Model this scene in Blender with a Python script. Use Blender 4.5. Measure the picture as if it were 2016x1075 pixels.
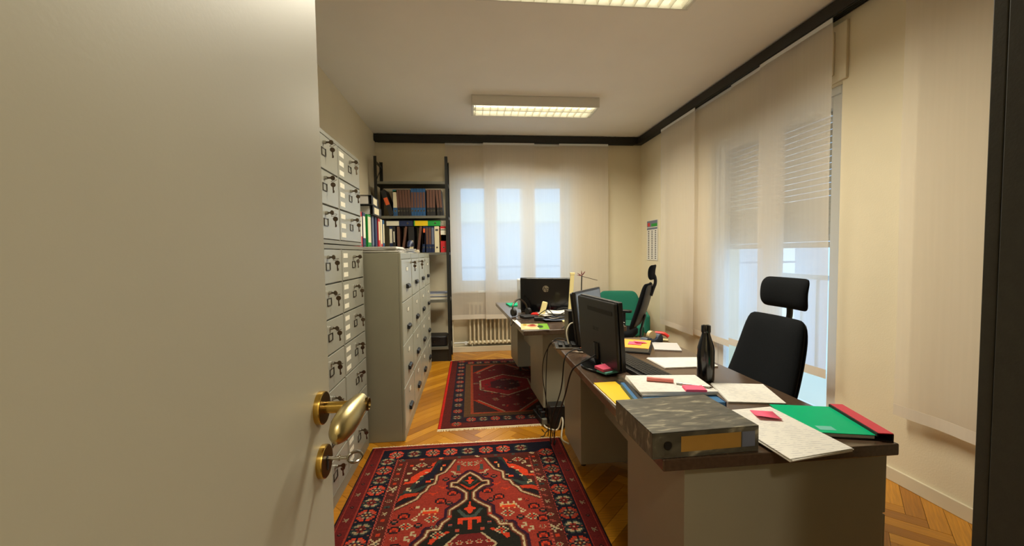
import bpy, bmesh, math, random
import numpy as np
from mathutils import Vector, Matrix

for o in list(bpy.data.objects):
    bpy.data.objects.remove(o, do_unlink=True)
scene = bpy.context.scene
C = scene.collection
PI = math.pi

# ------------------------------------------------------------------ camera
CAMH = 1.32
yaw, pitch, roll = 0.1000, 0.0482, -0.01434
F = Vector((math.sin(yaw)*math.cos(pitch), math.cos(yaw)*math.cos(pitch), -math.sin(pitch)))
R0 = Vector((math.cos(yaw), -math.sin(yaw), 0)); U0 = R0.cross(F)
Rr = R0*math.cos(roll) + U0*math.sin(roll); Ur = -R0*math.sin(roll) + U0*math.cos(roll)
cam_data = bpy.data.cameras.new('camera'); cam = bpy.data.objects.new('camera', cam_data); C.objects.link(cam)
cam_data.sensor_width = 36.0; cam_data.lens = 800/2016*36.0; cam_data.clip_start = 0.02
mw = Matrix(((Rr.x, Ur.x, -F.x, 0), (Rr.y, Ur.y, -F.y, 0), (Rr.z, Ur.z, -F.z, CAMH), (0, 0, 0, 1)))
cam.matrix_world = mw
scene.camera = cam

# ------------------------------------------------------------------ world, exposure
world = bpy.data.worlds.new('overcast_sky'); scene.world = world; world.use_nodes = True
bg = world.node_tree.nodes['Background']
bg.inputs[0].default_value = (0.56, 0.78, 1.0, 1); bg.inputs[1].default_value = 2.85
vs = scene.view_settings
vs.view_transform = 'Standard'; vs.look = 'None'; vs.gamma = 1.0; vs.use_curve_mapping = False
vs.exposure = 0.0
LAMP_POWER = 45.0
LAMP_COLOR = (1.0, 0.925, 0.74)
TUBE_EMIT = 5.0
FILL_POWER = 22.0

# ------------------------------------------------------------------ room dimensions (metres)
XL, XR, YB, YF, ZC = -1.205, 2.36, 5.46, -0.12, 2.87
def portal(name, loc, rot, sx, sy):
    d = bpy.data.lights.new(name, 'AREA'); d.shape = 'RECTANGLE'; d.size = sx; d.size_y = sy
    d.cycles.is_portal = True
    o = bpy.data.objects.new(name, d); C.objects.link(o); o.location = loc; o.rotation_euler = rot
portal('window_portal', (0.55, YB+0.24, 1.5), (-PI/2, 0, 0), 1.7, 1.5)
portal('balcony_portal', (XR+0.28, 3.08, 1.2), (0, PI/2, 0), 2.4, 1.4)

# ------------------------------------------------------------------ materials
def lin(c):
    c = c/255.0
    return c/12.92 if c <= 0.04045 else ((c+0.055)/1.055)**2.4
def S(r, g, b): return (lin(r), lin(g), lin(b), 1.0)
MATS = {}
def mat(name, rgb, rough=0.5, metal=0.0, var=0.0, scale=20.0, bump=0.0, bscale=None, spec=0.5, stretch=None, coat=0.0, emit=0.0, sheen=0.0):
    if name in MATS: return MATS[name]
    m = bpy.data.materials.new(name); m.use_nodes = True; nt = m.node_tree; n = nt.nodes; l = nt.links
    b = n['Principled BSDF']; col = S(*rgb)
    b.inputs['Base Color'].default_value = col; b.inputs['Roughness'].default_value = rough
    b.inputs['Metallic'].default_value = metal; b.inputs['Specular IOR Level'].default_value = spec
    if coat: b.inputs['Coat Weight'].default_value = coat; b.inputs['Coat Roughness'].default_value = 0.15
    if sheen: b.inputs['Sheen Weight'].default_value = sheen
    if emit: b.inputs['Emission Color'].default_value = col; b.inputs['Emission Strength'].default_value = emit
    tc = None
    if var or bump:
        tc = n.new('ShaderNodeTexCoord'); mp = n.new('ShaderNodeMapping'); l.new(tc.outputs['Object'], mp.inputs[0])
        if stretch: mp.inputs['Scale'].default_value = stretch
    if var:
        nz = n.new('ShaderNodeTexNoise'); nz.inputs['Scale'].default_value = scale; nz.inputs['Detail'].default_value = 4
        l.new(mp.outputs[0], nz.inputs[0])
        rp = n.new('ShaderNodeValToRGB')
        rp.color_ramp.elements[0].position = 0.3; rp.color_ramp.elements[1].position = 0.7
        rp.color_ramp.elements[0].color = tuple(max(0, c*(1-var)) for c in col[:3])+(1,)
        rp.color_ramp.elements[1].color = tuple(min(1, c*(1+var)) for c in col[:3])+(1,)
        l.new(nz.outputs[0], rp.inputs[0]); l.new(rp.outputs[0], b.inputs['Base Color'])
    if bump:
        nb = n.new('ShaderNodeTexNoise'); nb.inputs['Scale'].default_value = bscale or scale*4; nb.inputs['Detail'].default_value = 3
        l.new(mp.outputs[0], nb.inputs[0])
        bp = n.new('ShaderNodeBump'); bp.inputs['Strength'].default_value = bump; bp.inputs['Distance'].default_value = 0.002
        l.new(nb.outputs[0], bp.inputs['Height']); l.new(bp.outputs[0], b.inputs['Normal'])
    MATS[name] = m
    return m

mat('wall_paint', (232, 221, 193), 0.85, var=0.02, scale=3, bump=0.25, bscale=120)
mat('ceiling_paint', (242, 238, 230), 0.9, var=0.02, scale=2, bump=0.2, bscale=90)
mat('skirting', (222, 212, 186), 0.5)
mat('door_paint', (196, 192, 174), 0.44, var=0.01, scale=4, bump=0.04, bscale=220)
mat('locker_paint', (160, 159, 146), 0.25, var=0.02, scale=6)
mat('locker_frame', (136, 134, 120), 0.38, var=0.02, scale=6)
mat('filing_paint', (150, 148, 128), 0.34, var=0.03, scale=5)
mat('filing_drawer', (170, 170, 156), 0.28, var=0.02, scale=5)
mat('black_metal', (30, 32, 30), 0.45, var=0.1, scale=8)
mat('rail_black', (34, 32, 28), 0.55, var=0.08, scale=5)
mat('shelf_edge', (112, 110, 98), 0.5, var=0.05)
mat('wardrobe_black', (46, 45, 38), 0.6, var=0.12, scale=60, bump=0.1)
mat('steel', (190, 188, 180), 0.25, 1.0)
mat('dark_steel', (95, 88, 78), 0.35, 1.0)
mat('brass', (200, 165, 85), 0.22, 1.0, var=0.05)
mat('satin_brass', (205, 190, 140), 0.34, 1.0, var=0.05, scale=40)
mat('dark_brass', (105, 84, 48), 0.35, 1.0)
mat('key_brass', (112, 98, 82), 0.4, 1.0)
mat('label_white', (235, 230, 210), 0.7)
mat('handle_black', (24, 26, 30), 0.3)
mat('desk_top', (80, 62, 48), 0.24, var=0.16, scale=7, stretch=(12, 1.0, 12), coat=0.25)
mat('desk_body', (146, 141, 123), 0.42, var=0.03, scale=6)
mat('desk_edge', (44, 36, 30), 0.3)
mat('frame_white', (225, 228, 228), 0.4)
mat('shutter_slat', (214, 204, 190), 0.6)
mat('radiator', (226, 214, 182), 0.4)
mat('chair_fabric', (19, 21, 24), 0.95, var=0.15, scale=200, bump=0.3, bscale=500, spec=0.15)
mat('chair_shell', (24, 25, 28), 0.4)
mat('green_fabric', (18, 114, 92), 0.85, var=0.10, scale=150, bump=0.3, bscale=400, sheen=0.1)
mat('monitor_black', (26, 25, 25), 0.38, var=0.08, scale=200, bump=0.15, bscale=500)
mat('monitor_gloss', (14, 14, 16), 0.15)
mat('screen_off', (120, 130, 142), 0.25)
mat('paper', (228, 225, 218), 0.8, var=0.015, scale=30)
mat('paper_cream', (232, 220, 190), 0.8, var=0.02, scale=30)
mat('cream_plastic', (238, 222, 160), 0.45)
mat('pink_note', (244, 92, 128), 0.7)
mat('aqua_note', (110, 190, 175), 0.7)
mat('yellow_card', (238, 196, 24), 0.55)
mat('blue_card', (58, 112, 160), 0.5, var=0.05, scale=60)
mat('green_card', (0, 176, 122), 0.5, spec=0.1)
mat('red_card', (200, 36, 66), 0.4)
mat('orange_card', (246, 170, 60), 0.6)
mat('dark_blue', (28, 44, 84), 0.45, var=0.08)
mat('binder_blue', (36, 84, 132), 0.5, var=0.08)
mat('binder_black', (34, 33, 34), 0.55, var=0.15, scale=60)
mat('binder_brown', (104, 70, 56), 0.65, var=0.15, scale=80)
mat('binder_red', (206, 40, 48), 0.45)
mat('binder_yellow', (238, 202, 20), 0.5)
mat('binder_green', (30, 152, 60), 0.5)
mat('binder_grey', (108, 116, 138), 0.5)
mat('binder_cream', (226, 214, 180), 0.6)
mat('orange_label', (232, 104, 52), 0.6)
mat('rubber', (16, 16, 17), 0.6)
mat('white_cable', (222, 214, 190), 0.45)
mat('fringe', (222, 204, 168), 0.9, var=0.1, scale=60)
mat('red_plastic', (206, 44, 36), 0.35)
mat('navy_plastic', (40, 52, 74), 0.35)
mat('tape_roll', (208, 186, 140), 0.35)
mat('bottle_steel', (18, 19, 24), 0.16, 0.0, coat=0.6)
mat('leather_black', (26, 24, 26), 0.5, var=0.1, scale=60, bump=0.2)
mat('lamp_body', (226, 224, 216), 0.5)
mat('lamp_louvre', (240, 238, 226), 0.35)
mat('facade', (218, 214, 196), 0.9, var=0.03, scale=1)
mat('facade_pale', (206, 216, 228), 0.8, var=0.03, scale=1)
mat('facade_dark', (150, 170, 190), 0.4)
mat('highlighter', (240, 140, 130), 0.4)
mat('ink', (70, 70, 76), 0.8)
mat('amber_label', (172, 132, 62), 0.5, var=0.04)

def emission(name, rgb, strength):
    m = bpy.data.materials.new(name); m.use_nodes = True; nt = m.node_tree
    nt.nodes.clear(); e = nt.nodes.new('ShaderNodeEmission'); o = nt.nodes.new('ShaderNodeOutputMaterial')
    e.inputs[0].default_value = rgb+(1,); e.inputs[1].default_value = strength
    nt.links.new(e.outputs[0], o.inputs[0]); MATS[name] = m
emission('lamp_tube', (1.0, 0.90, 0.62), TUBE_EMIT)

def sheer(name, rgb, transp, transl):
    m = bpy.data.materials.new(name); m.use_nodes = True; nt = m.node_tree; n = nt.nodes; l = nt.links
    n.clear(); out = n.new('ShaderNodeOutputMaterial')
    tc = n.new('ShaderNodeTexCoord'); mp = n.new('ShaderNodeMapping'); mp.inputs['Scale'].default_value = (14, 14, 0.5)
    nz = n.new('ShaderNodeTexNoise'); nz.inputs['Scale'].default_value = 3; nz.inputs['Detail'].default_value = 5
    l.new(tc.outputs['Object'], mp.inputs[0]); l.new(mp.outputs[0], nz.inputs[0])
    mr = n.new('ShaderNodeMapRange'); mr.inputs['To Min'].default_value = transp-0.04; mr.inputs['To Max'].default_value = transp+0.04
    l.new(nz.outputs[0], mr.inputs[0])
    d = n.new('ShaderNodeBsdfDiffuse'); d.inputs[0].default_value = S(*rgb)
    t = n.new('ShaderNodeBsdfTranslucent'); t.inputs[0].default_value = S(*rgb)
    x = n.new('ShaderNodeMixShader'); x.inputs[0].default_value = transl; l.new(d.outputs[0], x.inputs[1]); l.new(t.outputs[0], x.inputs[2])
    tr = n.new('ShaderNodeBsdfTransparent'); tr.inputs[0].default_value = (1, 1, 1, 1)
    y = n.new('ShaderNodeMixShader'); l.new(mr.outputs[0], y.inputs[0]); l.new(x.outputs[0], y.inputs[1]); l.new(tr.outputs[0], y.inputs[2])
    l.new(y.outputs[0], out.inputs[0]); MATS[name] = m
sheer('sheer_fabric', (246, 240, 232), 0.27, 0.54)
sheer('hem_fabric', (244, 236, 222), 0.05, 0.30)

def glass(name):
    m = bpy.data.materials.new(name); m.use_nodes = True; nt = m.node_tree; n = nt.nodes; l = nt.links
    n.clear(); out = n.new('ShaderNodeOutputMaterial')
    g = n.new('ShaderNodeBsdfGlossy'); g.inputs['Roughness'].default_value = 0.02
    t = n.new('ShaderNodeBsdfTransparent'); t.inputs[0].default_value = (0.93, 0.96, 0.98, 1)
    x = n.new('ShaderNodeMixShader'); w = n.new('ShaderNodeLayerWeight'); w.inputs[0].default_value = 0.5
    pw_ = n.new('ShaderNodeMath'); pw_.operation = 'POWER'; pw_.inputs[1].default_value = 5.0; l.new(w.outputs['Facing'], pw_.inputs[0])
    f = n.new('ShaderNodeMath'); f.operation = 'MULTIPLY_ADD'; f.inputs[1].default_value = 0.5; f.inputs[2].default_value = 0.03; l.new(pw_.outputs[0], f.inputs[0])
    l.new(f.outputs[0], x.inputs[0]); l.new(t.outputs[0], x.inputs[1]); l.new(g.outputs[0], x.inputs[2]); l.new(x.outputs[0], out.inputs[0])
    MATS[name] = m
glass('window_glass')

def wood_floor():
    m = bpy.data.materials.new('oak_parquet'); m.use_nodes = True; nt = m.node_tree; n = nt.nodes; l = nt.links
    b = n['Principled BSDF']; b.inputs['Roughness'].default_value = 0.30; b.inputs['Coat Weight'].default_value = 0.2; b.inputs['Coat Roughness'].default_value = 0.16
    oi = n.new('ShaderNodeObjectInfo'); ge = n.new('ShaderNodeNewGeometry')
    ad = n.new('ShaderNodeMath'); ad.operation = 'ADD'; l.new(oi.outputs['Random'], ad.inputs[0]); l.new(ge.outputs['Random Per Island'], ad.inputs[1])
    fr = n.new('ShaderNodeMath'); fr.operation = 'FRACT'; l.new(ad.outputs[0], fr.inputs[0])
    rp = n.new('ShaderNodeValToRGB'); cr = rp.color_ramp
    cr.elements[0].color = S(158, 98, 10); cr.elements[1].color = S(214, 148, 34)
    e = cr.elements.new(0.5); e.color = S(190, 124, 16)
    l.new(fr.outputs[0], rp.inputs[0])
    tc = n.new('ShaderNodeTexCoord'); mp = n.new('ShaderNodeMapping'); mp.inputs['Scale'].default_value = (3, 60, 10)
    l.new(tc.outputs['Object'], mp.inputs[0])
    nz = n.new('ShaderNodeTexNoise'); nz.inputs['Scale'].default_value = 2; nz.inputs['Detail'].default_value = 5; l.new(mp.outputs[0], nz.inputs[0])
    r2 = n.new('ShaderNodeValToRGB'); r2.color_ramp.elements[0].color = (0.72, 0.70, 0.66, 1); r2.color_ramp.elements[0].position = 0.35; r2.color_ramp.elements[1].position = 0.65
    r2.color_ramp.elements[1].color = (1, 1, 1, 1); l.new(nz.outputs[0], r2.inputs[0])
    mx = n.new('ShaderNodeMix'); mx.data_type = 'RGBA'; mx.blend_type = 'MULTIPLY'; mx.inputs[0].default_value = 1
    l.new(rp.outputs[0], mx.inputs[6]); l.new(r2.outputs[0], mx.inputs[7]); l.new(mx.outputs[2], b.inputs['Base Color'])
    MATS['oak_parquet'] = m
wood_floor()

def marble_board():
    m = bpy.data.materials.new('marbled_board'); m.use_nodes = True; nt = m.node_tree; n = nt.nodes; l = nt.links
    b = n['Principled BSDF']; b.inputs['Roughness'].default_value = 0.45
    tc = n.new('ShaderNodeTexCoord'); mp = n.new('ShaderNodeMapping'); mp.inputs['Scale'].default_value = (9, 38, 14)
    mp.inputs['Rotation'].default_value = (0, 0, 0.12)
    l.new(tc.outputs['Object'], mp.inputs[0])
    nz = n.new('ShaderNodeTexNoise'); nz.inputs['Scale'].default_value = 1.6; nz.inputs['Detail'].default_value = 7; nz.inputs['Distortion'].default_value = 0.7
    l.new(mp.outputs[0], nz.inputs[0])
    rp = n.new('ShaderNodeValToRGB'); cr = rp.color_ramp
    cr.elements[0].position = 0.35; cr.elements[0].color = S(70, 67, 58); cr.elements[1].position = 0.72; cr.elements[1].color = S(168, 160, 136)
    e = cr.elements.new(0.57); e.color = S(96, 92, 80)
    l.new(nz.outputs[0], rp.inputs[0]); l.new(rp.outputs[0], b.inputs['Base Color']); MATS['marbled_board'] = m
marble_board()

def printed(name, base, ink, scale=60):
    m = bpy.data.materials.new(name); m.use_nodes = True; nt = m.node_tree; n = nt.nodes; l = nt.links
    b = n['Principled BSDF']; b.inputs['Roughness'].default_value = 0.75
    tc = n.new('ShaderNodeTexCoord'); mp = n.new('ShaderNodeMapping'); l.new(tc.outputs['Object'], mp.inputs[0])
    w = n.new('ShaderNodeTexWave'); w.bands_direction = 'Y'; w.inputs['Scale'].default_value = scale; l.new(mp.outputs[0], w.inputs[0])
    nz = n.new('ShaderNodeTexNoise'); nz.inputs['Scale'].default_value = 55; nz.inputs['Detail'].default_value = 2
    l.new(mp.outputs[0], nz.inputs[0])
    mu = n.new('ShaderNodeMath'); mu.operation = 'MULTIPLY'; l.new(w.outputs['Fac'], mu.inputs[0]); l.new(nz.outputs[0], mu.inputs[1])
    rp = n.new('ShaderNodeValToRGB'); rp.color_ramp.elements[0].position = 0.42; rp.color_ramp.elements[1].position = 0.52
    rp.color_ramp.elements[0].color = S(*base); rp.color_ramp.elements[1].color = S(*ink)
    l.new(mu.outputs[0], rp.inputs[0]); l.new(rp.outputs[0], b.inputs['Base Color']); MATS[name] = m
printed('printed_sheet', (226, 223, 216), (198, 196, 196), 28)

def attr_mat(name, rough=0.95):
    m = bpy.data.materials.new(name); m.use_nodes = True; nt = m.node_tree; n = nt.nodes; l = nt.links
    b = n['Principled BSDF']; b.inputs['Roughness'].default_value = rough; b.inputs['Specular IOR Level'].default_value = 0.15
    a = n.new('ShaderNodeAttribute'); a.attribute_name = 'knot'
    nz = n.new('ShaderNodeTexNoise'); nz.inputs['Scale'].default_value = 260
    r2 = n.new('ShaderNodeValToRGB'); r2.color_ramp.elements[0].color = (0.72, 0.72, 0.72, 1); r2.color_ramp.elements[1].color = (1.15, 1.15, 1.15, 1)
    tc = n.new('ShaderNodeTexCoord'); l.new(tc.outputs['Object'], nz.inputs[0]); l.new(nz.outputs[0], r2.inputs[0])
    mx = n.new('ShaderNodeMix'); mx.data_type = 'RGBA'; mx.blend_type = 'MULTIPLY'; mx.inputs[0].default_value = 1
    l.new(a.outputs[0], mx.inputs[6]); l.new(r2.outputs[0], mx.inputs[7]); l.new(mx.outputs[2], b.inputs['Base Color'])
    MATS[name] = m
attr_mat('knotted_wool'); attr_mat('printed_cover', 0.3)

# ------------------------------------------------------------------ mesh helpers
def BM(): return bmesh.new()
def bx(bm, x0, x1, y0, y1, z0, z1, M=None):
    vs_ = [bm.verts.new((x, y, z)) for z in (z0, z1) for y in (y0, y1) for x in (x0, x1)]
    for f in ((0, 2, 3, 1), (4, 5, 7, 6), (0, 1, 5, 4), (1, 3, 7, 5), (3, 2, 6, 7), (2, 0, 4, 6)):
        bm.faces.new([vs_[i] for i in f])
    if M is not None: bmesh.ops.transform(bm, matrix=M, verts=vs_)
    return vs_
def frame_of(d):
    d = Vector(d).normalized(); a = Vector((0, 0, 1)) if abs(d.z) < 0.9 else Vector((1, 0, 0))
    u = d.cross(a).normalized(); return u, d.cross(u).normalized(), d
def cyl(bm, p0, p1, r0, r1=None, n=16, cap=True):
    p0, p1 = Vector(p0), Vector(p1); r1 = r0 if r1 is None else r1; u, v, d = frame_of(p1-p0)
    A = [bm.verts.new(p0+(u*math.cos(2*PI*i/n)+v*math.sin(2*PI*i/n))*r0) for i in range(n)]
    B = [bm.verts.new(p1+(u*math.cos(2*PI*i/n)+v*math.sin(2*PI*i/n))*r1) for i in range(n)]
    for i in range(n): bm.faces.new((A[i], A[(i+1) % n], B[(i+1) % n], B[i]))
    if cap: bm.faces.new(A[::-1]); bm.faces.new(B)
def smooth_path(pts, k=6):
    pts = [Vector(p) for p in pts]; out = []
    for i in range(len(pts)-1):
        a = pts[max(i-1, 0)]; b = pts[i]; c = pts[i+1]; d = pts[min(i+2, len(pts)-1)]
        for j in range(k):
            t = j/k
            out.append(0.5*((2*b)+(c-a)*t+(2*a-5*b+4*c-d)*t*t+(3*b-a-3*c+d)*t**3))
    out.append(pts[-1]); return out
def tube(bm, pts, r, n=8, k=6, radii=None, flat=1.0):
    P = smooth_path(pts, k) if k > 1 else [Vector(p) for p in pts]
    rings = []; u = None
    for i, p in enumerate(P):
        d = (P[min(i+1, len(P)-1)]-P[max(i-1, 0)])
        if d.length < 1e-7: d = Vector((0, 0, 1))
        d.normalize()
        if u is None: u, v, _ = frame_of(d)
        else:
            u = (u-d*u.dot(d)).normalized(); v = d.cross(u)
        rr = r if radii is None else np.interp(i/(len(P)-1), np.linspace(0, 1, len(radii)), radii)
        rings.append([bm.verts.new(p+(u*math.cos(2*PI*j/n)+v*math.sin(2*PI*j/n)*flat)*rr) for j in range(n)])
    for a, b in zip(rings, rings[1:]):
        for j in range(n): bm.faces.new((a[j], a[(j+1) % n], b[(j+1) % n], b[j]))
    bm.faces.new(rings[0][::-1]); bm.faces.new(rings[-1])
def lathe(bm, prof, n=28, M=None):
    rings = []; allv = []
    for r, z in prof:
        ring = [bm.verts.new((r*math.cos(2*PI*i/n), r*math.sin(2*PI*i/n), z)) for i in range(n)]
        rings.append(ring); allv += ring
    for a, b in zip(rings, rings[1:]):
        for i in range(n): bm.faces.new((a[i], a[(i+1) % n], b[(i+1) % n], b[i]))
    bm.faces.new(rings[0][::-1]); bm.faces.new(rings[-1])
    if M is not None: bmesh.ops.transform(bm, matrix=M, verts=allv)
def prism(bm, poly, z0, z1, M=None):
    a = [bm.verts.new((x, y, z0)) for x, y in poly]; b = [bm.verts.new((x, y, z1)) for x, y in poly]; n = len(poly)
    bm.faces.new(a[::-1]); bm.faces.new(b)
    for i in range(n): bm.faces.new((a[i], a[(i+1) % n], b[(i+1) % n], b[i]))
    if M is not None: bmesh.ops.transform(bm, matrix=M, verts=a+b)
def rrect(w, d, r, n=5, cx=0, cy=0):
    out = []
    for sx, sy, a0 in ((1, 1, 0), (-1, 1, PI/2), (-1, -1, PI), (1, -1, 1.5*PI)):
        for i in range(n+1):
            a = a0+PI/2*i/n
            out.append((cx+sx*(w/2-r)+r*math.cos(a), cy+sy*(d/2-r)+r*math.sin(a)))
    return out
def rect(x0, x1, y0, y1): return [(x0, y0), (x1, y0), (x1, y1), (x0, y1)]
def obj(name, bm, m, parent=None, bevel=0.0, smooth=False, seg=2, subsurf=0, loc=None, rot=None):
    bmesh.ops.recalc_face_normals(bm, faces=bm.faces)
    me = bpy.data.meshes.new(name); bm.to_mesh(me); bm.free()
    if smooth or bevel or subsurf:
        for p in me.polygons: p.use_smooth = True
    o = bpy.data.objects.new(name, me); C.objects.link(o); me.materials.append(MATS[m])
    if bevel:
        b = o.modifiers.new('bevel', 'BEVEL'); b.width = bevel; b.segments = seg; b.limit_method = 'ANGLE'; b.angle_limit = 0.7
        b.harden_normals = True
    elif smooth and not subsurf:
        e = o.modifiers.new('split', 'EDGE_SPLIT'); e.split_angle = 0.7
    if subsurf:
        s = o.modifiers.new('subdivision', 'SUBSURF'); s.levels = subsurf; s.render_levels = subsurf
    if parent is not None: o.parent = parent
    if loc is not None: o.location = loc
    if rot is not None: o.rotation_euler = rot
    return o
def box(name, m, parent, x0, x1, y0, y1, z0, z1, bevel=0.0):
    bm = BM(); bx(bm, x0, x1, y0, y1, z0, z1); return obj(name, bm, m, parent, bevel)
def tag(o, label, cat, group=None, kind=None):
    o['label'] = label; o['category'] = cat
    if group: o['group'] = group
    if kind: o['kind'] = kind
    return o
def thing(name, label, cat, loc=(0, 0, 0), rz=0.0, group=None, kind=None):
    o = bpy.data.objects.new(name, None); C.objects.link(o); o.empty_display_size = 0.05
    o.location = loc; o.rotation_euler = (0, 0, rz)
    return tag(o, label, cat, group, kind)
def struct(o, label, cat):
    return tag(o, label, cat, kind='structure')
def shared(src, name, parent, loc=None, rot=None, scale=None):
    c = src.copy(); c.name = name; C.objects.link(c); c.parent = parent
    if loc is not None: c.location = loc
    if rot is not None: c.rotation_euler = rot
    if scale is not None: c.scale = scale
    return c
def text(name, body, size, m, parent, loc, rot, depth=0.0004, shear=0.0, align='CENTER'):
    cu = bpy.data.curves.new(name, 'FONT'); cu.body = body; cu.size = size; cu.extrude = depth; cu.shear = shear
    cu.align_x = align; cu.align_y = 'CENTER'
    t = bpy.data.objects.new(name, cu); C.objects.link(t)
    dg = bpy.context.evaluated_depsgraph_get(); me = bpy.data.meshes.new_from_object(t.evaluated_get(dg))
    bpy.data.objects.remove(t)
    o = bpy.data.objects.new(name, me); C.objects.link(o); me.materials.clear(); me.materials.append(MATS[m])
    o.parent = parent; o.location = loc; o.rotation_euler = rot
    return o
T = Matrix.Translation
def RZ(a): return Matrix.Rotation(a, 4, 'Z')
def RX(a): return Matrix.Rotation(a, 4, 'X')
def RY(a): return Matrix.Rotation(a, 4, 'Y')

# ------------------------------------------------------------------ setting: floor with herringbone parquet
FX0, FX1, FY0, FY1 = XL-0.02, XR+0.02, YF-0.20, YB+0.02
floor = box('floor', 'desk_edge', None, XL-0.15, XR+0.3, YF-1.6, YB+0.3, -0.12, -0.0065)
struct(floor, 'oak herringbone parquet floor of the office', 'floor')

def clip(poly, x0, x1, y0, y1):
    for ax, lim, sg in ((0, x0, 1), (0, x1, -1), (1, y0, 1), (1, y1, -1)):
        out = []
        for i in range(len(poly)):
            a, b = poly[i], poly[(i+1) % len(poly)]
            da, db = sg*(a[ax]-lim), sg*(b[ax]-lim)
            if da >= 0: out.append(a)
            if (da >= 0) != (db >= 0):
                t = da/(da-db); out.append((a[0]+(b[0]-a[0])*t, a[1]+(b[1]-a[1])*t))
        poly = out
        if len(poly) < 3: return []
    return poly
PW, PL = 0.075, 0.375
ca = math.cos(PI/4)
def plank_poly(x, y, dx, dy):
    g = 0.0009
    pts = [(x+g, y+g), (x+dx-g, y+g), (x+dx-g, y+dy-g), (x+g, y+dy-g)]
    return [((a-b)*ca+0.05, (a+b)*ca) for a, b in pts]
planks = []
for k in range(-120, 150):
    for m_ in range(-14, 15):
        for (x, y, dx, dy, kind) in ((k*PW, k*PW+2*PL*m_, PL, PW, 'h'), (k*PW-PW, k*PW+2*PL*m_, PW, PL, 'v')):
            cx, cy = (x+dx/2), (y+dy/2); wx, wy = (cx-cy)*ca+0.05, (cx+cy)*ca
            if not (FX0-0.25 < wx < FX1+0.25 and FY0-0.25 < wy < FY1+0.25): continue
            q = plank_poly(x, y, dx, dy); cq = clip(q, FX0, FX1, FY0, FY1)
            if len(cq) < 3: continue
            whole = len(cq) == 4 and all(abs(a[0]-b[0])+abs(a[1]-b[1]) < 1e-6 for a, b in zip(sorted(q), sorted(cq)))
            planks.append((wx, wy, kind, q if whole else cq, whole))
def seen(x, y):     # floor left open to view by rugs and furniture
    if -0.69 < x < 0.6 and 0.75 < y < 2.77: return 9
    if -0.27 < x < 0.9 and 3.05 < y < 4.97: return 9
    if x < -0.5 and y < 4.95: return 9
    if 0.6 < x < 1.25 and 1.06 < y < 2.6: return 3
    if y < 0.9 or y > 5.4: return 5
    if x > 1.2: return 0.5 if y < 2.0 else 2
    return 0
planks.sort(key=lambda p: (seen(p[0], p[1]), p[1]))
proto = {}
prng = random.Random(5)
rest = BM(); count = 0
for (wx, wy, kind, q, whole) in planks:
    if count < 300 and seen(wx, wy) < 4:
        if whole:
            if kind not in proto:
                bm = BM(); L2, W2 = PL/2-0.0009, PW/2-0.0009
                prism(bm, rect(-L2, L2, -W2, W2), -0.006, 0.0)
                proto[kind] = obj('plank', bm, 'oak_parquet', floor, loc=(wx, wy, prng.uniform(-0.0003, 0.0003)), rot=(0, 0, PI/4 if kind == 'h' else 3*PI/4))
            else:
                shared(proto[kind], 'plank', floor, loc=(wx, wy, prng.uniform(-0.0003, 0.0003)))
        else:
            bm = BM(); ang = PI/4 if kind == 'h' else 3*PI/4
            loc = [((px-wx)*math.cos(-ang)-(py-wy)*math.sin(-ang), (px-wx)*math.sin(-ang)+(py-wy)*math.cos(-ang)) for px, py in q]
            prism(bm, loc, -0.006, 0.0)
            obj('plank', bm, 'oak_parquet', floor, loc=(wx, wy, 0), rot=(0, 0, ang))
        count += 1
    else:
        prism(rest, q, -0.006, 0.0)
ro = obj('parquet_field', rest, 'oak_parquet', floor); ro['kind'] = 'stuff'

ceiling = struct(box('ceiling', 'ceiling_paint', None, XL-0.15, XR+0.3, YF-1.6, YB+0.3, ZC, ZC+0.15), 'plain white painted ceiling carrying the two lamps', 'ceiling')
struct(box('wall_left', 'wall_paint', None, XL-0.15, XL, YF-0.15, YB+0.3, 0, ZC), 'cream painted wall behind the lockers and filing cabinets', 'wall')
WX0, WX1, WZ0, WZ1 = -0.25, 1.37, 0.83, 2.33
bm = BM()
bx(bm, XL, WX0, YB, YB+0.3, 0, ZC); bx(bm, WX1, XR+0.3, YB, YB+0.3, 0, ZC)
bx(bm, WX0, WX1, YB+0.14, YB+0.3, 0, WZ0); bx(bm, WX0, WX1, YB, YB+0.3, WZ1, ZC)
wall_back = struct(obj('wall_back', bm, 'wall_paint'), 'cream end wall with a window behind sheer panels', 'wall')
DY0, DY1, DZ0, DZ1 = 2.40, 3.80, 0.06, 2.38
bm = BM()
bx(bm, XR, XR+0.3, YF-0.15, DY0, 0, ZC); bx(bm, XR, XR+0.3, DY1, YB, 0, ZC)
bx(bm, XR, XR+0.3, DY0, DY1, 0, DZ0); bx(bm, XR, XR+0.3, DY0, DY1, DZ1, ZC)
wall_right = struct(obj('wall_right', bm, 'wall_paint'), 'cream side wall with a tall balcony window', 'wall')
OX0, OX1, OZ = -0.25, 0.62, 2.12
bm = BM()
bx(bm, XL, OX0, YF-0.15, YF, 0, ZC); bx(bm, OX1, XR, YF-0.15, YF, 0, ZC); bx(bm, OX0, OX1, YF-0.15, YF, OZ, ZC)
struct(obj('wall_front', bm, 'wall_paint'), 'cream wall with the doorway into the office', 'wall')
bm = BM()
bx(bm, -0.9, -0.8, YF-1.6, YF-0.15, 0, ZC); bx(bm, 1.2, 1.3, YF-1.6, YF-0.15, 0, ZC); bx(bm, -0.9, 1.3, YF-1.7, YF-1.6, 0, ZC)
struct(obj('wall_sky_blocker', bm, 'wall_paint'), 'unseen hallway walls added outside the office door to keep sky light out', 'wall')  # unseen walls added so sky light does not pour through the doorway

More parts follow.
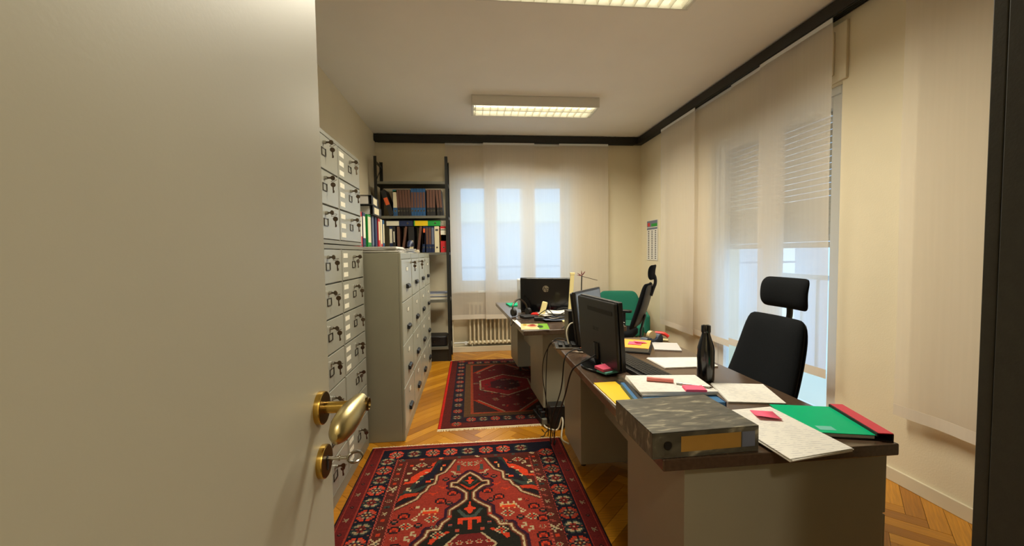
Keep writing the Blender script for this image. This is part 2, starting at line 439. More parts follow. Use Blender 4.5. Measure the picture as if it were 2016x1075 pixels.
def skirt(name, label, x0, x1, y0, y1):
    struct(box(name, 'skirting', None, x0, x1, y0, y1, 0.0, 0.075, 0.003), label, 'baseboard')
skirt('baseboard_left', 'low cream skirting along the locker wall', XL, XL+0.014, YF, YB)
skirt('baseboard_back', 'low cream skirting under the end window', XL+0.014, XR-0.014, YB-0.014, YB)
skirt('baseboard_right', 'low cream skirting below the hanging side panels', XR-0.014, XR, YF, YB-0.014)

# black curtain rails
def rail(name, label, x0, x1, y0, y1):
    t = thing(name, label, 'curtain rail', (0, 0, 0), kind='structure')
    box('pelmet', 'rail_black', t, x0, x1, y0, y1, 2.775, ZC-0.012, 0.004)
    return t
tr = rail('trim_1', 'black curtain rail running along the end wall', XL+0.005, XR-0.085, YB-0.085, YB-0.001)
for i in range(4): box('track', 'black_metal', tr, XL+0.04, XR-0.12, YB-0.078+i*0.018, YB-0.070+i*0.018, 2.768, 2.775)
tr = rail('trim_2', 'black curtain rail running along the right side wall', XR-0.085, XR-0.001, YF+0.02, YB-0.001)
for i in range(4): box('track', 'black_metal', tr, XR-0.078+i*0.018, XR-0.070+i*0.018, YF+0.05, YB-0.12, 2.768, 2.775)

# ------------------------------------------------------------------ windows
w1 = thing('window_1', 'three light white window behind the end wall panels', 'window', (0, 0, 0), kind='structure')
def win_frame(parent, name, horiz, a0, a1, z0, z1, d0, d1, w, m='frame_white'):
    bm = BM()
    def b(p0, p1, q0, q1):
        if horiz: bx(bm, p0, p1, d0, d1, q0, q1)
        else: bx(bm, d0, d1, p0, p1, q0, q1)
    b(a0, a0+w, z0, z1); b(a1-w, a1, z0, z1); b(a0+w, a1-w, z0, z0+w); b(a0+w, a1-w, z1-w, z1)
    return obj(name, bm, m, parent, 0.004)
win_frame(w1, 'window_frame', True, WX0, WX1, WZ0, WZ1, YB+0.08, YB+0.15, 0.055)
for a0, a1 in ((-0.195, 0.275), (0.275, 0.795), (0.795, 1.315)):
    s = win_frame(w1, 'sash', True, a0, a1, WZ0+0.055, WZ1-0.055, YB+0.095, YB+0.145, 0.072)
    box('pane', 'window_glass', s, a0+0.07, a1-0.07, YB+0.118, YB+0.122, WZ0+0.125, WZ1-0.125)
box('window_sill', 'frame_white', w1, WX0-0.03, WX1+0.03, YB-0.03, YB+0.08, WZ0-0.03, WZ0, 0.004)

w2 = thing('window_2', 'tall white balcony window in the right wall', 'window', (0, 0, 0), kind='structure')
win_frame(w2, 'window_frame', False, DY0, DY1, DZ0, DZ1, XR+0.04, XR+0.12, 0.05)
for a0, a1 in ((DY0+0.05, 3.08), (3.08, DY1-0.05)):
    s = win_frame(w2, 'sash', False, a0, a1, DZ0+0.05, DZ1-0.05, XR+0.055, XR+0.115, 0.075)
    box('pane', 'window_glass', s, XR+0.083, XR+0.087, a0+0.07, a1-0.07, DZ0+0.12, DZ1-0.12)
hb = BM(); cyl(hb, (XR+0.055, 3.06, 1.1), (XR+0.02, 3.06, 1.1), 0.008); bx(hb, XR+0.014, XR+0.024, 3.052, 3.068, 1.0, 1.11)
obj('handle', hb, 'steel', w2, 0.003)
# cover board of the roller shutter box
sb = box('shutter_box', 'skirting', w2, XR-0.02, XR, 2.36, 3.84, 2.385, 2.74, 0.004)
bm = BM()
for a, b, z0, z1 in ((2.44, 2.458, 2.43, 2.70), (3.742, 3.76, 2.43, 2.70)): bx(bm, XR-0.03, XR-0.02, a, b, z0, z1)
bx(bm, XR-0.03, XR-0.02, 2.458, 3.742, 2.43, 2.448); bx(bm, XR-0.03, XR-0.02, 2.458, 3.742, 2.682, 2.70)
obj('panel_moulding', bm, 'skirting', sb, 0.003)

# roller shutter, half lowered outside the balcony window
rs = thing('roller_shutter', 'half lowered cream slatted roller shutter outside the balcony window', 'shutter', (XR+0.17, 3.10, 1.33))
n_s = 23
for i in range(n_s):
    z0 = 0.0+i*0.046
    gap = 0.006 if i > 3 else 0.0015
    if i == 0:
        bm = BM(); bx(bm, -0.006, 0.006, -0.68, 0.68, 0.0, 0.046-0.0042)
        p0 = obj('slat', bm, 'shutter_slat', rs, 0.002)
        bm = BM(); bx(bm, -0.006, 0.006, -0.68, 0.68, 0.0, 0.0455); p1 = obj('slat', bm, 'shutter_slat', rs, 0.002, loc=(0, 0, 0.046))
    elif i > 1:
        shared(p0 if i > 6 else p1, 'slat', rs, loc=(0, 0, z0))
for y in (-0.69, 0.69): box('guide_rail', 'frame_white', rs, -0.012, 0.012, y-0.012, y+0.012, -1.27, 1.05)

# neighbouring buildings and balcony parapet outside
nb = thing('neighbour_building', 'pale building across the street seen through the end window', 'building', (0.6, 12.0, -6))
box('wall', 'facade_pale', nb, -9, 9, 0, 1, 0, 16)
for z in (4.6, 8.2):
    box('balcony_slab', 'facade', nb, -9, 9, -0.9, 0, z, z+0.5)
for z in (6.95,): 
    b = BM(); cyl(b, (-9, -0.85, z), (9, -0.85, z), 0.03); obj('railing', b, 'facade_dark', nb)
for x in (-7.5, -5.0, 3.6, 6.2):
    wdw = box('window', 'facade_dark', nb, x, x+1.3, -0.03, 0.0, 7.0, 8.8); box('window_frame', 'frame_white', wdw, x+0.6, x+0.7, -0.05, -0.03, 7.0, 8.8)
nb2 = thing('neighbour_building', 'pale building beyond the balcony on the right', 'building', (9.0, 3.0, -6))
box('wall', 'facade_pale', nb2, 0, 1, -12, 7.5, 0, 11.5)
box('cornice', 'facade', nb2, -0.3, 0, -12, 7.5, 11.2, 11.5)
for y in (-7, -4, -1, 2, 5): box('window', 'facade_dark', nb2, -0.04, 0.0, y, y+1.2, 7.0, 8.9)

rl_ = thing('balcony_railing', 'pale balcony railing outside the tall side window', 'railing', (XR+1.25, 3.1, 0.0))
for i in range(15):
    if i == 0: b = BM(); cyl(b, (0, 0, 0.02), (0, 0, 1.0), 0.018, n=10); bar0 = obj('bar', b, 'facade_pale', rl_, smooth=True, loc=(0, -1.4, 0))
    else: shared(bar0, 'bar', rl_, (0, -1.4+i*0.2, 0))
box('handrail', 'facade_pale', rl_, -0.03, 0.03, -1.5, 1.5, 1.0, 1.05); box('slab', 'facade', rl_, -0.94, 0.1, -1.6, 1.6, -0.15, 0.0)

# ------------------------------------------------------------------ hanging sheer panels
crng = random.Random(3)
def curtain(label, along_x, a0, a1, off, z0=0.44, z1=2.772, bow=0.0, seed=0):
    ctr = (a0+a1)/2; w = a1-a0
    t = thing('curtain_panel', label, 'curtain', (ctr, off, 0) if along_x else (off, ctr, 0), 0 if along_x else PI/2, 'sheer hanging panels')
    rng = random.Random(seed); ph = [rng.uniform(0, 6) for _ in range(4)]
    def wave(x, z):
        s = (z1-z)/(z1-z0)
        return 0.005*math.sin(x*9+ph[0])*s+0.004*math.sin(x*23+ph[1])*s+bow*s*math.sin(PI*(x/w+0.5))+0.003*math.sin(z*4+ph[2])
    def sheet(zz0, zz1, nx, nz, dy=0.0):
        bm = BM(); g = [[None]*(nx+1) for _ in range(nz+1)]
        for j in range(nz+1):
            for i in range(nx+1):
                x = -w/2+w*i/nx; z = zz0+(zz1-zz0)*j/nz
                g[j][i] = bm.verts.new((x, wave(x, z)+dy, z))
        for j in range(nz):
            for i in range(nx): bm.faces.new((g[j][i], g[j][i+1], g[j+1][i+1], g[j+1][i]))
        return bm
    obj('fabric', sheet(z0+0.06, z1, 30, 40), 'sheer_fabric', t, smooth=True)
    h = obj('hem', sheet(z0, z0+0.06, 30, 2), 'hem_fabric', t)
    so = h.modifiers.new('solid', 'SOLIDIFY'); so.thickness = 0.0016; so.offset = 0
    box('carrier_strip', 'frame_white', t, -w/2, w/2, -0.003, 0.003, z1-0.03, z1)
    return t
CY = YB-0.074
curtain('sheer white panel hanging beside the black shelving unit', True, -0.31, 0.36, CY+0.036, z0=0.45, seed=1)
curtain('sheer white panel above the radiator, second from the shelving', True, 0.185, 0.86, CY, z0=0.45, seed=2)
curtain('sheer white panel behind the desktop monitor with a logo on its back', True, 0.66, 1.24, CY+0.036, z0=0.45, seed=3)
curtain('rightmost sheer panel of the end wall, above the green armchair', True, 1.195, 1.865, CY, z0=0.45, seed=4)
CX = XR-0.074
curtain('sheer panel beside the wall calendar, farthest on the side wall', False, 3.98, 4.72, CX, z0=0.44, seed=5)
curtain('sheer panel behind the far office chair next to a dark gap', False, 3.45, 4.10, CX+0.036, z0=0.44, seed=6)
curtain('sheer panel over the far half of the balcony window', False, 2.80, 3.43, CX+0.018, z0=0.47, seed=7)
curtain('sheer panel over the near balcony window with shutter slats showing through', False, 2.405, 3.05, CX, z0=0.47, seed=8)
curtain('nearest sheer panel hanging alone beside the tall black cupboard', False, 1.32, 1.97, CX, z0=0.41, bow=-0.01, seed=9)

# ------------------------------------------------------------------ ceiling lamps
def ceiling_lamp(label, x0, y0):
    LX, LY, H = 1.28, 0.325, 0.10
    t = thing('ceiling_lamp', label, 'ceiling lamp', (x0+LX/2, y0+LY/2, ZC), 0, 'louvred fluorescent ceiling lamps')
    bm = BM()
    bx(bm, -LX/2, LX/2, -LY/2, -LY/2+0.012, -H, -0.006); bx(bm, -LX/2, LX/2, LY/2-0.012, LY/2, -H, -0.006)
    bx(bm, -LX/2, -LX/2+0.02, -LY/2+0.012, LY/2-0.012, -H, -0.006); bx(bm, LX/2-0.02, LX/2, -LY/2+0.012, LY/2-0.012, -H, -0.006)
    bx(bm, -LX/2, LX/2, -LY/2, LY/2, -0.006, 0.0)
    obj('housing', bm, 'lamp_body', t, 0.003)
    bm = BM(); bx(bm, -0.01, 0.01, -LY/2+0.012, LY/2-0.012, -H+0.002, -0.055)
    blade = None
    for i in range(17):
        x = -LX/2+0.04+i*(LX-0.08)/16
        if blade is None:
            bm.free(); bm = BM(); prism(bm, [(-0.0055, -H+0.03), (-0.001, -H+0.003), (0.001, -H+0.003), (0.0055, -H+0.03)], -LY/2+0.012, LY/2-0.012, Matrix.Rotation(PI/2, 4, 'X'))
            blade = obj('louvre_blade', bm, 'lamp_louvre', t, loc=(x, 0, 0))
        else: shared(blade, 'louvre_blade', t, loc=(x, 0, 0))
    box('centre_rib', 'lamp_louvre', t, -LX/2+0.02, LX/2-0.02, -0.006, 0.006, -H+0.003, -H+0.035)
    for y in (-0.08, 0.08):
        bm = BM(); cyl(bm, (-LX/2+0.03, y, -0.035), (LX/2-0.03, y, -0.035), 0.013, n=12); obj('tube', bm, 'lamp_tube', t, smooth=True)
    # the light the two tubes throw down through the louvre
    d = bpy.data.lights.new('lamp_light', 'AREA'); d.shape = 'RECTANGLE'; d.size = LX-0.08; d.size_y = LY-0.05
    d.energy = LAMP_POWER; d.color = LAMP_COLOR; d.spread = math.radians(156)
    lo = bpy.data.objects.new('lamp_light', d); C.objects.link(lo); lo.parent = t; lo.location = (0, 0, -H-0.004)
    return t
ceiling_lamp('white louvred fluorescent ceiling lamp shown whole above the far desk', 0.035, 4.045)
ceiling_lamp('lit louvred ceiling lamp cut off by the top of the picture', 0.05, 2.085)

# unseen fill lamp added behind the camera to brighten the near desk and cupboard
hl_ = thing('added_fill_lamp', 'unseen round fill light added behind the doorway to brighten the near desk', 'ceiling lamp', (0.25, -1.0, ZC))
bm = BM(); lathe(bm, [(0.17, 0), (0.18, -0.03), (0.17, -0.045)], 32); obj('base', bm, 'lamp_body', hl_, smooth=True)
bm = BM(); lathe(bm, [(0.165, -0.045), (0.15, -0.075), (0.10, -0.095), (0.03, -0.102)], 32); obj('diffuser', bm, 'lamp_tube', hl_, smooth=True)
d = bpy.data.lights.new('added_fill_light', 'AREA'); d.shape = 'DISK'; d.size = 0.30; d.energy = FILL_POWER; d.color = LAMP_COLOR
lo = bpy.data.objects.new('added_fill_light', d); C.objects.link(lo); lo.parent = hl_; lo.location = (0, 0, -0.106)

# ------------------------------------------------------------------ open door with brass furniture
DX = -0.25
d1 = thing('door_1', 'open cream painted door with brass lever handle and lock', 'door', (DX-0.04, -0.12, 0), kind='structure')
box('door_leaf', 'door_paint', d1, 0, 0.04, 0.0, 0.848, 0.008, 2.10, 0.0025)
def rosette(parent, y, z, name):
    bm = BM(); lathe(bm, [(0.0265, 0), (0.0268, 0.006), (0.0262, 0.0085), (0.0255, 0.009)], 40, T((0.04, y, z)) @ RY(PI/2))
    r = obj(name, bm, 'brass', parent, smooth=True)
    bm = BM(); lathe(bm, [(0.0250, 0.0088), (0.0250, 0.0096)], 40, T((0.04, y, z)) @ RY(PI/2))
    obj('rosette_plate', bm, 'dark_brass', r, smooth=True)
    return r
hy, hz = 0.797, 1.074
rosette(d1, hy, hz, 'handle_rosette')
h = BM(); cyl(h, (0.048, hy, hz), (0.098, hy, hz), 0.0095, 0.0095, 24)
hd = obj('lever_neck', h, 'brass', d1, smooth=True)
bm = BM()
# paddle lever: swells from the neck elbow toward the hinge side, drooping slightly
secs = [(0.103, 0.016, 0.003, 0.006, 0.008), (0.103, 0.012, 0.003, 0.0115, 0.0145), (0.102, 0.004, 0.002, 0.0135, 0.0165), (0.101, -0.012, 0.001, 0.0155, 0.0185), (0.0995, -0.032, -0.001, 0.0172, 0.0212),
        (0.0975, -0.052, -0.004, 0.0172, 0.0225), (0.095, -0.070, -0.007, 0.0155, 0.0210), (0.0935, -0.084, -0.009, 0.011, 0.0155), (0.093, -0.091, -0.010, 0.004, 0.006)]
rings = []
for (sx, dy, dz, rx, rz_) in secs:
    rings.append([bm.verts.new((sx+rx*math.cos(2*PI*i/24), hy+dy, hz+dz+rz_*math.sin(2*PI*i/24))) for i in range(24)])
for a, b in zip(rings, rings[1:]):
    for i in range(24): bm.faces.new((a[i], a[(i+1) % 24], b[(i+1) % 24], b[i]))
bm.faces.new(rings[0][::-1]); bm.faces.new(rings[-1])
obj('lever', bm, 'satin_brass', d1, smooth=True)
bm = BM(); lathe(bm, [(0.0105, 0.0), (0.0110, 0.004), (0.0095, 0.0055), (0.0085, 0.002)], 24, T((0.1135, hy+0.002, hz+0.002)) @ RY(PI/2))
obj('lever_end_cap', bm, 'dark_brass', d1, smooth=True)
kz = 0.984
rosette(d1, hy+0.002, kz, 'lock_rosette')
bm = BM(); bx(bm, 0.0495, 0.0505, hy-0.0015, hy+0.0055, kz-0.014, kz+0.004); cyl(bm, (0.0495, hy+0.002, kz+0.004), (0.0506, hy+0.002, kz+0.004), 0.005, n=16)
obj('keyhole', bm, 'rubber', d1)
bm = BM(); cyl(bm, (0.045, hy+0.002, kz+0.004), (0.082, hy+0.002, kz+0.004), 0.003, n=12)
cyl(bm, (0.066, hy+0.002, kz+0.004), (0.069, hy+0.002, kz+0.004), 0.0048, n=12)
M = T((0.093, hy+0.002, kz+0.004)) @ RZ(0.5) @ RX(PI/2)
ring = [(0.0115*math.cos(a), 0.0085*math.sin(a), 0) for a in np.linspace(0, 2*PI, 25)]
tube(bm, [M @ Vector(p) for p in ring], 0.0024, 8, 1)
obj('door_key', bm, 'steel', d1, smooth=True)
dl = thing('trim_3', 'cream painted lining of the office doorway', 'door frame', (0, 0, 0), kind='structure')
box('jamb', 'door_paint', dl, OX1, OX1+0.03, YF-0.15, YF+0.012, 0, OZ+0.03); box('head', 'door_paint', dl, OX0-0.04, OX1+0.03, YF+0.0, YF+0.012, OZ, OZ+0.06)

# ------------------------------------------------------------------ lockers with keys
def make_lock_parts():
    bm = BM(); cyl(bm, (0, 0, 0), (0.012, 0, 0), 0.0095, n=16); cyl(bm, (0.012, 0, 0), (0.016, 0, 0), 0.0075, n=16)
    lk = obj('lock', bm, 'steel', None, smooth=True)
    bm = BM()
    bx(bm, 0.014, 0.034, -0.0015, 0.0015, -0.0045, 0.0045)
    cyl(bm, (0.040, -0.0015, 0), (0.040, 0.0015, 0), 0.0115, n=14)
    ring = [(0.046+0.014*math.cos(a)-0.004, 0.012+0.016*math.sin(a)*0.8, -0.006-0.012*(1-math.cos(a))*0.5) for a in np.linspace(0, 2*PI, 15)]
    tube(bm, ring, 0.0011, 5, 1)
    M = T((0.034, 0.030, -0.030)) @ RZ(0.5)
    lathe(bm, [(0.0125, -0.0013), (0.0125, 0.0013)], 14, M @ RX(PI/2)); bx(bm, -0.003, 0.003, -0.0013, 0.0013, -0.042, -0.010, M)
    bx(bm, 0.003, 0.0055, -0.0012, 0.0012, -0.040, -0.028, M)
    ky = obj('key', bm, 'key_brass', None, smooth=True)
    bm = BM(); a, b, z0, z1, t = -0.030, 0.030, -0.024, 0.016, 0.004
    bx(bm, 0, 0.004, a, b, z0, z0+t); bx(bm, 0, 0.004, a, a+t, z0, z1); bx(bm, 0, 0.004, b-t, b, z0, z1); bx(bm, 0, 0.002, a, b, z1-t, z1)
    lh = obj('label_holder', bm, 'dark_steel', None)
    bm = BM(); bx(bm, 0, 0.0008, -0.040, 0.040, -0.0135, 0.0135); lb = obj('name_label', bm, 'label_white', None)
    return lk, ky, lh, lb
LK, KY, LH, LB = make_lock_parts(); used_first = {}
def put(src, name, parent, loc, rot=(0, 0, 0)):
    if src.name not in used_first:
        used_first[src.name] = 1; src.parent = parent; src.location = loc; src.rotation_euler = rot; return src
    return shared(src, name, parent, loc, rot)
lrng = random.Random(11)
def locker_unit(label, y0, y1, z0, z1, rows, nolabel=(), x=-0.737, foot=0.0, rz=0.0):
    W = y1-y0; H = z1-z0; D = x-XL-0.012
    t = thing('locker_cabinet', label, 'lockers', (x, y0, z0), rz, 'key lockers')
    bm = BM(); bx(bm, -D, -0.016, 0, W, 0, H); bx(bm, -0.016, 0, 0, W, H-0.022, H); bx(bm, -0.016, 0, 0, W, 0, 0.02+foot)
    bx(bm, -0.016, 0, 0, 0.012, 0.02+foot, H-0.022); bx(bm, -0.016, 0, W-0.012, W, 0.02+foot, H-0.022); bx(bm, -0.016, 0, W/2-0.007, W/2+0.007, 0.02+foot, H-0.022)
    obj('body', bm, 'locker_frame', t, 0.002)
    rh = (H-0.042-foot)/rows; door = None
    dw = W/2-0.012-0.007-0.004
    for r in range(rows):
        zc = 0.02+foot+(rows-1-r+0.5)*rh
        for c_ in range(2):
            yc = 0.012+dw/2+0.002 if c_ == 0 else W/2+0.007+dw/2+0.002
            if door is None:
                bm = BM(); bx(bm, -0.014, 0.0, -dw/2, dw/2, -rh/2+0.004, rh/2-0.004); door = obj('door', bm, 'locker_paint', t, 0.0025, loc=(0.001, yc, zc)); dd = door
            else: dd = shared(door, 'door', t, loc=(0.001, yc, zc))
            a = lrng.uniform(-0.5, 0.5)
            put(LK, 'lock', dd, (0, 0.0, rh*0.26)); put(KY, 'key', dd, (0, 0.0, rh*0.26), (0, 0, a)); put(LH, 'label_holder', dd, (0, 0.0, rh*0.02))
            if c_ == 1 and r not in nolabel:
                for q in range(3): put(LB, 'name_label', dd, (0.0, -dw/2+0.058+lrng.uniform(-0.003, 0.003), rh*0.30-q*rh*0.30))
    return t
locker_unit('grey steel locker block of six doors on top, keys hanging in the locks', 1.95, 2.853, 1.385, 1.962, 3)
locker_unit('tall lower grey locker block with keys and white name labels', 1.95, 2.853, 0.0, 1.380, 7, nolabel=(4, 5), foot=0.05, rz=-0.008)

# ------------------------------------------------------------------ filing cabinets
def filing(label, y0, w, x=-0.487, H=1.335, D=0.63):
    t = thing('filing_cabinet', label, 'filing cabinet', (x, y0, 0), 0, 'four drawer filing cabinets')
    bm = BM(); bx(bm, -D, -0.018, 0, w, 0, H); bx(bm, -0.018, 0, 0, 0.012, 0, H); bx(bm, -0.018, 0, w-0.012, w, 0, H)
    bx(bm, -0.018, 0, 0.012, w-0.012, H-0.045, H); bx(bm, -0.018, 0, 0.012, w-0.012, 0, 0.07)
    obj('body', bm, 'filing_paint', t, 0.003)
    dh = (H-0.045-0.07)/4
    for i in range(4):
        z0 = 0.07+i*dh
        bm = BM(); bx(bm, -0.016, 0.004, 0.014, w-0.014, z0+0.003, z0+dh-0.003); d = obj('drawer', bm, 'filing_drawer', t, 0.003)
        zc = z0+dh*0.33
        bm = BM(); prism(bm, [(0.004, zc-0.014), (0.022, zc-0.016), (0.026, zc-0.008), (0.024, zc+0.010), (0.012, zc+0.018), (0.004, zc+0.020)], -(w/2+0.055), -(w/2-0.055), RX(PI/2))
        obj('handle', bm, 'handle_black', d, 0.003)
        bm = BM(); bx(bm, 0.004, 0.0065, w/2-0.035, w/2+0.035, z0+dh*0.70, z0+dh*0.70+0.034); obj('label_holder', bm, 'steel', d)
        bm = BM(); bx(bm, 0.0065, 0.0072, w/2-0.030, w/2+0.030, z0+dh*0.70+0.004, z0+dh*0.70+0.030); obj('name_label', bm, 'label_white', d)
    lk = shared(LK, 'lock', t, (0.0, w-0.06, H-0.075)); ky = shared(KY, 'key', t, (0.0, w-0.06, H-0.075)) if y0 < 3.5 else None
    return t
fy = [2.885, 3.375, 3.865, 4.345]
fw = [0.485, 0.485, 0.475, 0.475]
for lab, y, w in zip(('olive grey filing cabinet nearest the camera, its whole side showing', 'second grey filing cabinet from the camera in the row of four',
                      'third grey filing cabinet from the camera in the row of four', 'farthest grey filing cabinet, standing next to the black shelving'), fy, fw):
    filing(lab, y, w)

# ------------------------------------------------------------------ tall black cupboard at the right edge
wd = thing('cupboard', 'tall black cupboard cut off by the right edge of the picture', 'cupboard', (0.752, YF+0.005, 0))
box('body', 'wardrobe_black', wd, 0, 0.9, 0, 0.625, 0, 2.15, 0.002)
for x in (0.003, 0.452):
    dr = box('door', 'wardrobe_black', wd, x, x+0.445, 0.627, 0.645, 0.06, 2.14, 0.002)
    xx = x+0.41 if x < 0.1 else x+0.035
    b = BM(); cyl(b, (xx, 0.665, 1.0), (xx, 0.665, 1.16), 0.005); cyl(b, (xx, 0.645, 1.01), (xx, 0.665, 1.01), 0.004); cyl(b, (xx, 0.645, 1.15), (xx, 0.665, 1.15), 0.004)
    obj('handle', b, 'steel', dr, smooth=True)

# ------------------------------------------------------------------ shelving unit
SX0, SX1, SY0, SY1 = -1.13, -0.262, 5.02, 5.365
SHELF_Z = [0.18, 0.765, 1.345, 1.79, 2.20]
sh = thing('shelving_unit', 'black metal shelving unit full of binders in the far corner', 'shelving', (SX0, SY0, 0))
w = SX1-SX0; d = SY1-SY0
for x in (0, w-0.035):
    for y, nm in ((0, 0), (d-0.035, 1)):
        bm = BM(); 
        sx = 0.035
        bx(bm, x, x+sx, y if nm == 0 else y+0.032, (y+0.003) if nm == 0 else y+0.035, 0, 2.50)
        xo = x if x == 0 else x+sx-0.003
        bx(bm, xo, xo+0.003, y, y+0.035, 0, 2.50)
        obj('post', bm, 'black_metal', sh)
    bm = BM()
    for z in (0.35, 2.42): bx(bm, x+0.012, x+0.022, 0.003, d-0.003, z, z+0.03)
    tube(bm, [(x+0.017, 0.01, 2.20), (x+0.017, d-0.01, 2.42)], 0.006, 6, 1)
    obj('side_brace', bm, 'black_metal', sh)
for z in SHELF_Z:
    s = box('shelf', 'black_metal', sh, 0.004, w-0.004, 0.004, d-0.004, z-0.032, z-0.002)
    box('shelf_lip', 'shelf_edge', s, 0.036, w-0.036, -0.002, 0.004, z-0.030, z)
    box('shelf_liner', 'shelf_edge', s, 0.006, w-0.006, 0.006, d-0.006, z-0.002, z)
box('kick_panel', 'black_metal', sh, 0.036, w-0.036, 0.012, 0.02, 0.0, 0.148)

# ------------------------------------------------------------------ binders
def binder(label, loc, rz=0.0, w=0.05, h=0.318, dp=0.285, cover='binder_black', bands=(), hole=True, tilt=0.0, group='binders', flat=False, cat='binder', name='ring_binder'):
    t = thing(name, label, cat, loc, rz, group)
    if flat: t.rotation_euler = (0, PI/2, rz) if flat is True else flat
    elif tilt:
        t.rotation_euler = (0, tilt, rz)
    b = 0.003
    bm = BM(); bx(bm, -w/2, w/2, 0, b, 0, h); bx(bm, -w/2, -w/2+b, b, dp, 0, h); bx(bm, w/2-b, w/2, b, dp, 0, h)
    obj('cover', bm, cover, t, 0.0012, seg=1)
    box('paper_block', 'paper', t, -w/2+b+0.001, w/2-b-0.001, 0.03, dp-0.012, 0.008, h-0.012)
    for (z0, z1, m, *k) in bands:
        f = k[0] if k else 0.42
        box('spine_label', m, t, -w*f, w*f, -0.0012, 0.0, z0, z1)
    if hole:
        bm = BM(); r = min(0.011, w*0.30)
        lathe(bm, [(r, 0), (r, 0.0018), (r*0.7, 0.0018)], 14, T((0, 0, 0.062)) @ RX(PI/2)); obj('finger_ring', bm, 'steel', t, smooth=True)
        bm = BM(); lathe(bm, [(r*0.66, 0.0015), (r*0.66, 0.0022)], 12, T((0, 0, 0.062)) @ RX(PI/2)); obj('finger_hole', bm, 'rubber', t)
    return t
def PX(px): return -1.129+(px-735)*0.00597     # where a spine stands along the shelf front
z2 = 1.79; yS = 5.045
ordn = ['first', 'second', 'third', 'fourth', 'fifth', 'sixth', 'seventh']
G2 = 'registers on the upper shelf'; G3 = 'binders on the middle shelf'
binder('black binder with orange label leaning at the left end of the upper shelf', (PX(767), yS, z2+0.012), w=0.055, cover='binder_black', bands=((0.13, 0.22, 'orange_label'),), tilt=-0.34, group=G2, hole=False)
binder('blue binder with pale green label next to the leaning black binder', (PX(774), yS, z2), w=0.052, cover='binder_blue', bands=((0.10, 0.30, 'binder_cream'), (0.285, 0.305, 'binder_green')), group=G2)
for i in range(5):
    binder('brown spined black register, %s from the left on the upper shelf' % ordn[i], (PX(782+i*5.6)-0.004, yS, z2+0.001), w=0.031, cover='binder_black', bands=((0.10, 0.312, 'binder_brown', 0.46),), tilt=-0.05, group=G2)
for i in range(5):
    binder('blue binder with brown label, %s of five in the middle of the upper shelf' % ordn[i], (PX(808+i*5.8), yS, z2), w=0.0335, h=0.33, cover='binder_blue', bands=((0.10, 0.285, 'binder_brown', 0.40),), group=G2)
for i in range(3):
    binder('brown spined register right of the blue binders, %s of three upright' % ordn[i], (PX(839.5+i*5.8), yS, z2), w=0.033, cover='binder_black', bands=((0.10, 0.315, 'binder_brown', 0.44),), group=G2)
for i in range(2):
    binder('brown spined register leaning left, %s of the pair at the right end' % ordn[i], (PX(860.5+i*6.0), yS, z2+0.001), w=0.032, cover='binder_black', bands=((0.10, 0.312, 'binder_brown', 0.44),), tilt=-0.07, group=G2)
z3 = 1.345
row3 = [
 ('narrow blue binder with white label at the left end of the middle shelf', 764, 0.036, 'dark_blue', ((0.12, 0.29, 'label_white'),), 0, True),
 ('black binder with narrow white tag, left part of the middle shelf', 770, 0.034, 'binder_black', ((0.13, 0.26, 'label_white', 0.2),), 0, True),
 ('brown register standing upright beside a leaning one on the middle shelf', 778.5, 0.03, 'binder_brown', (), 0, False),
 ('brown register leaning right against the wide black binder', 786, 0.026, 'binder_brown', (), 0.16, False),
 ('wide black binder with beige label low on its spine', 804, 0.066, 'binder_black', ((0.03, 0.15, 'binder_cream', 0.35),), 0, False),
 ('brown register leaning right across the gap in the middle shelf', 816.5, 0.028, 'binder_brown', (), 0.14, False),
 ('dark blue binder with orange brown label beside the leaning register', 828, 0.03, 'dark_blue', ((0.10, 0.29, 'orange_label', 0.4), (0.10, 0.24, 'binder_brown', 0.42)), 0.05, True),
 ('dark blue binder with brown label, first of three beside the white binder', 836, 0.032, 'dark_blue', ((0.10, 0.30, 'binder_brown'),), 0, True),
 ('dark blue binder with brown label, second of three beside the white binder', 841.7, 0.032, 'dark_blue', ((0.10, 0.30, 'binder_brown'),), 0, True),
 ('dark blue binder with grey label touching the white binder', 847.4, 0.032, 'dark_blue', ((0.10, 0.30, 'binder_grey'),), 0, True),
 ('white binder with black finger hole on the middle shelf', 855.5, 0.056, 'binder_cream', ((0.262, 0.285, 'ink', 0.3),), 0, True),
 ('red binder with white and yellow label at the right end', 869, 0.074, 'binder_red', ((0.14, 0.29, 'label_white', 0.46), (0.14, 0.215, 'binder_yellow', 0.47), (0.27, 0.28, 'binder_yellow', 0.47)), 0, True)]
for lab, px, w_, cov, bands, tl, hole in row3:
    binder(lab, (PX(px), yS, z3+(0.004 if tl else 0)), w=w_, cover=cov, bands=bands, tilt=tl, hole=hole, group=G3)
# two binders lying on the standing row, spines forward
def lying(label, x, z, cover, bands):
    t = binder(label, (x, yS, z), w=0.066, cover=cover, bands=bands, group=G3, flat=(0, -PI/2, 0))
    return t
zt = z3+0.322+0.034
lying('dark blue binder lying flat with white label, on the middle row', PX(808), zt+0.001, 'dark_blue', ((0.165, 0.312, 'label_white', 0.42),))
lying('green binder lying flat with yellow label, on the middle row', PX(863), zt+0.001, 'binder_green', ((0.15, 0.305, 'binder_yellow', 0.47),))

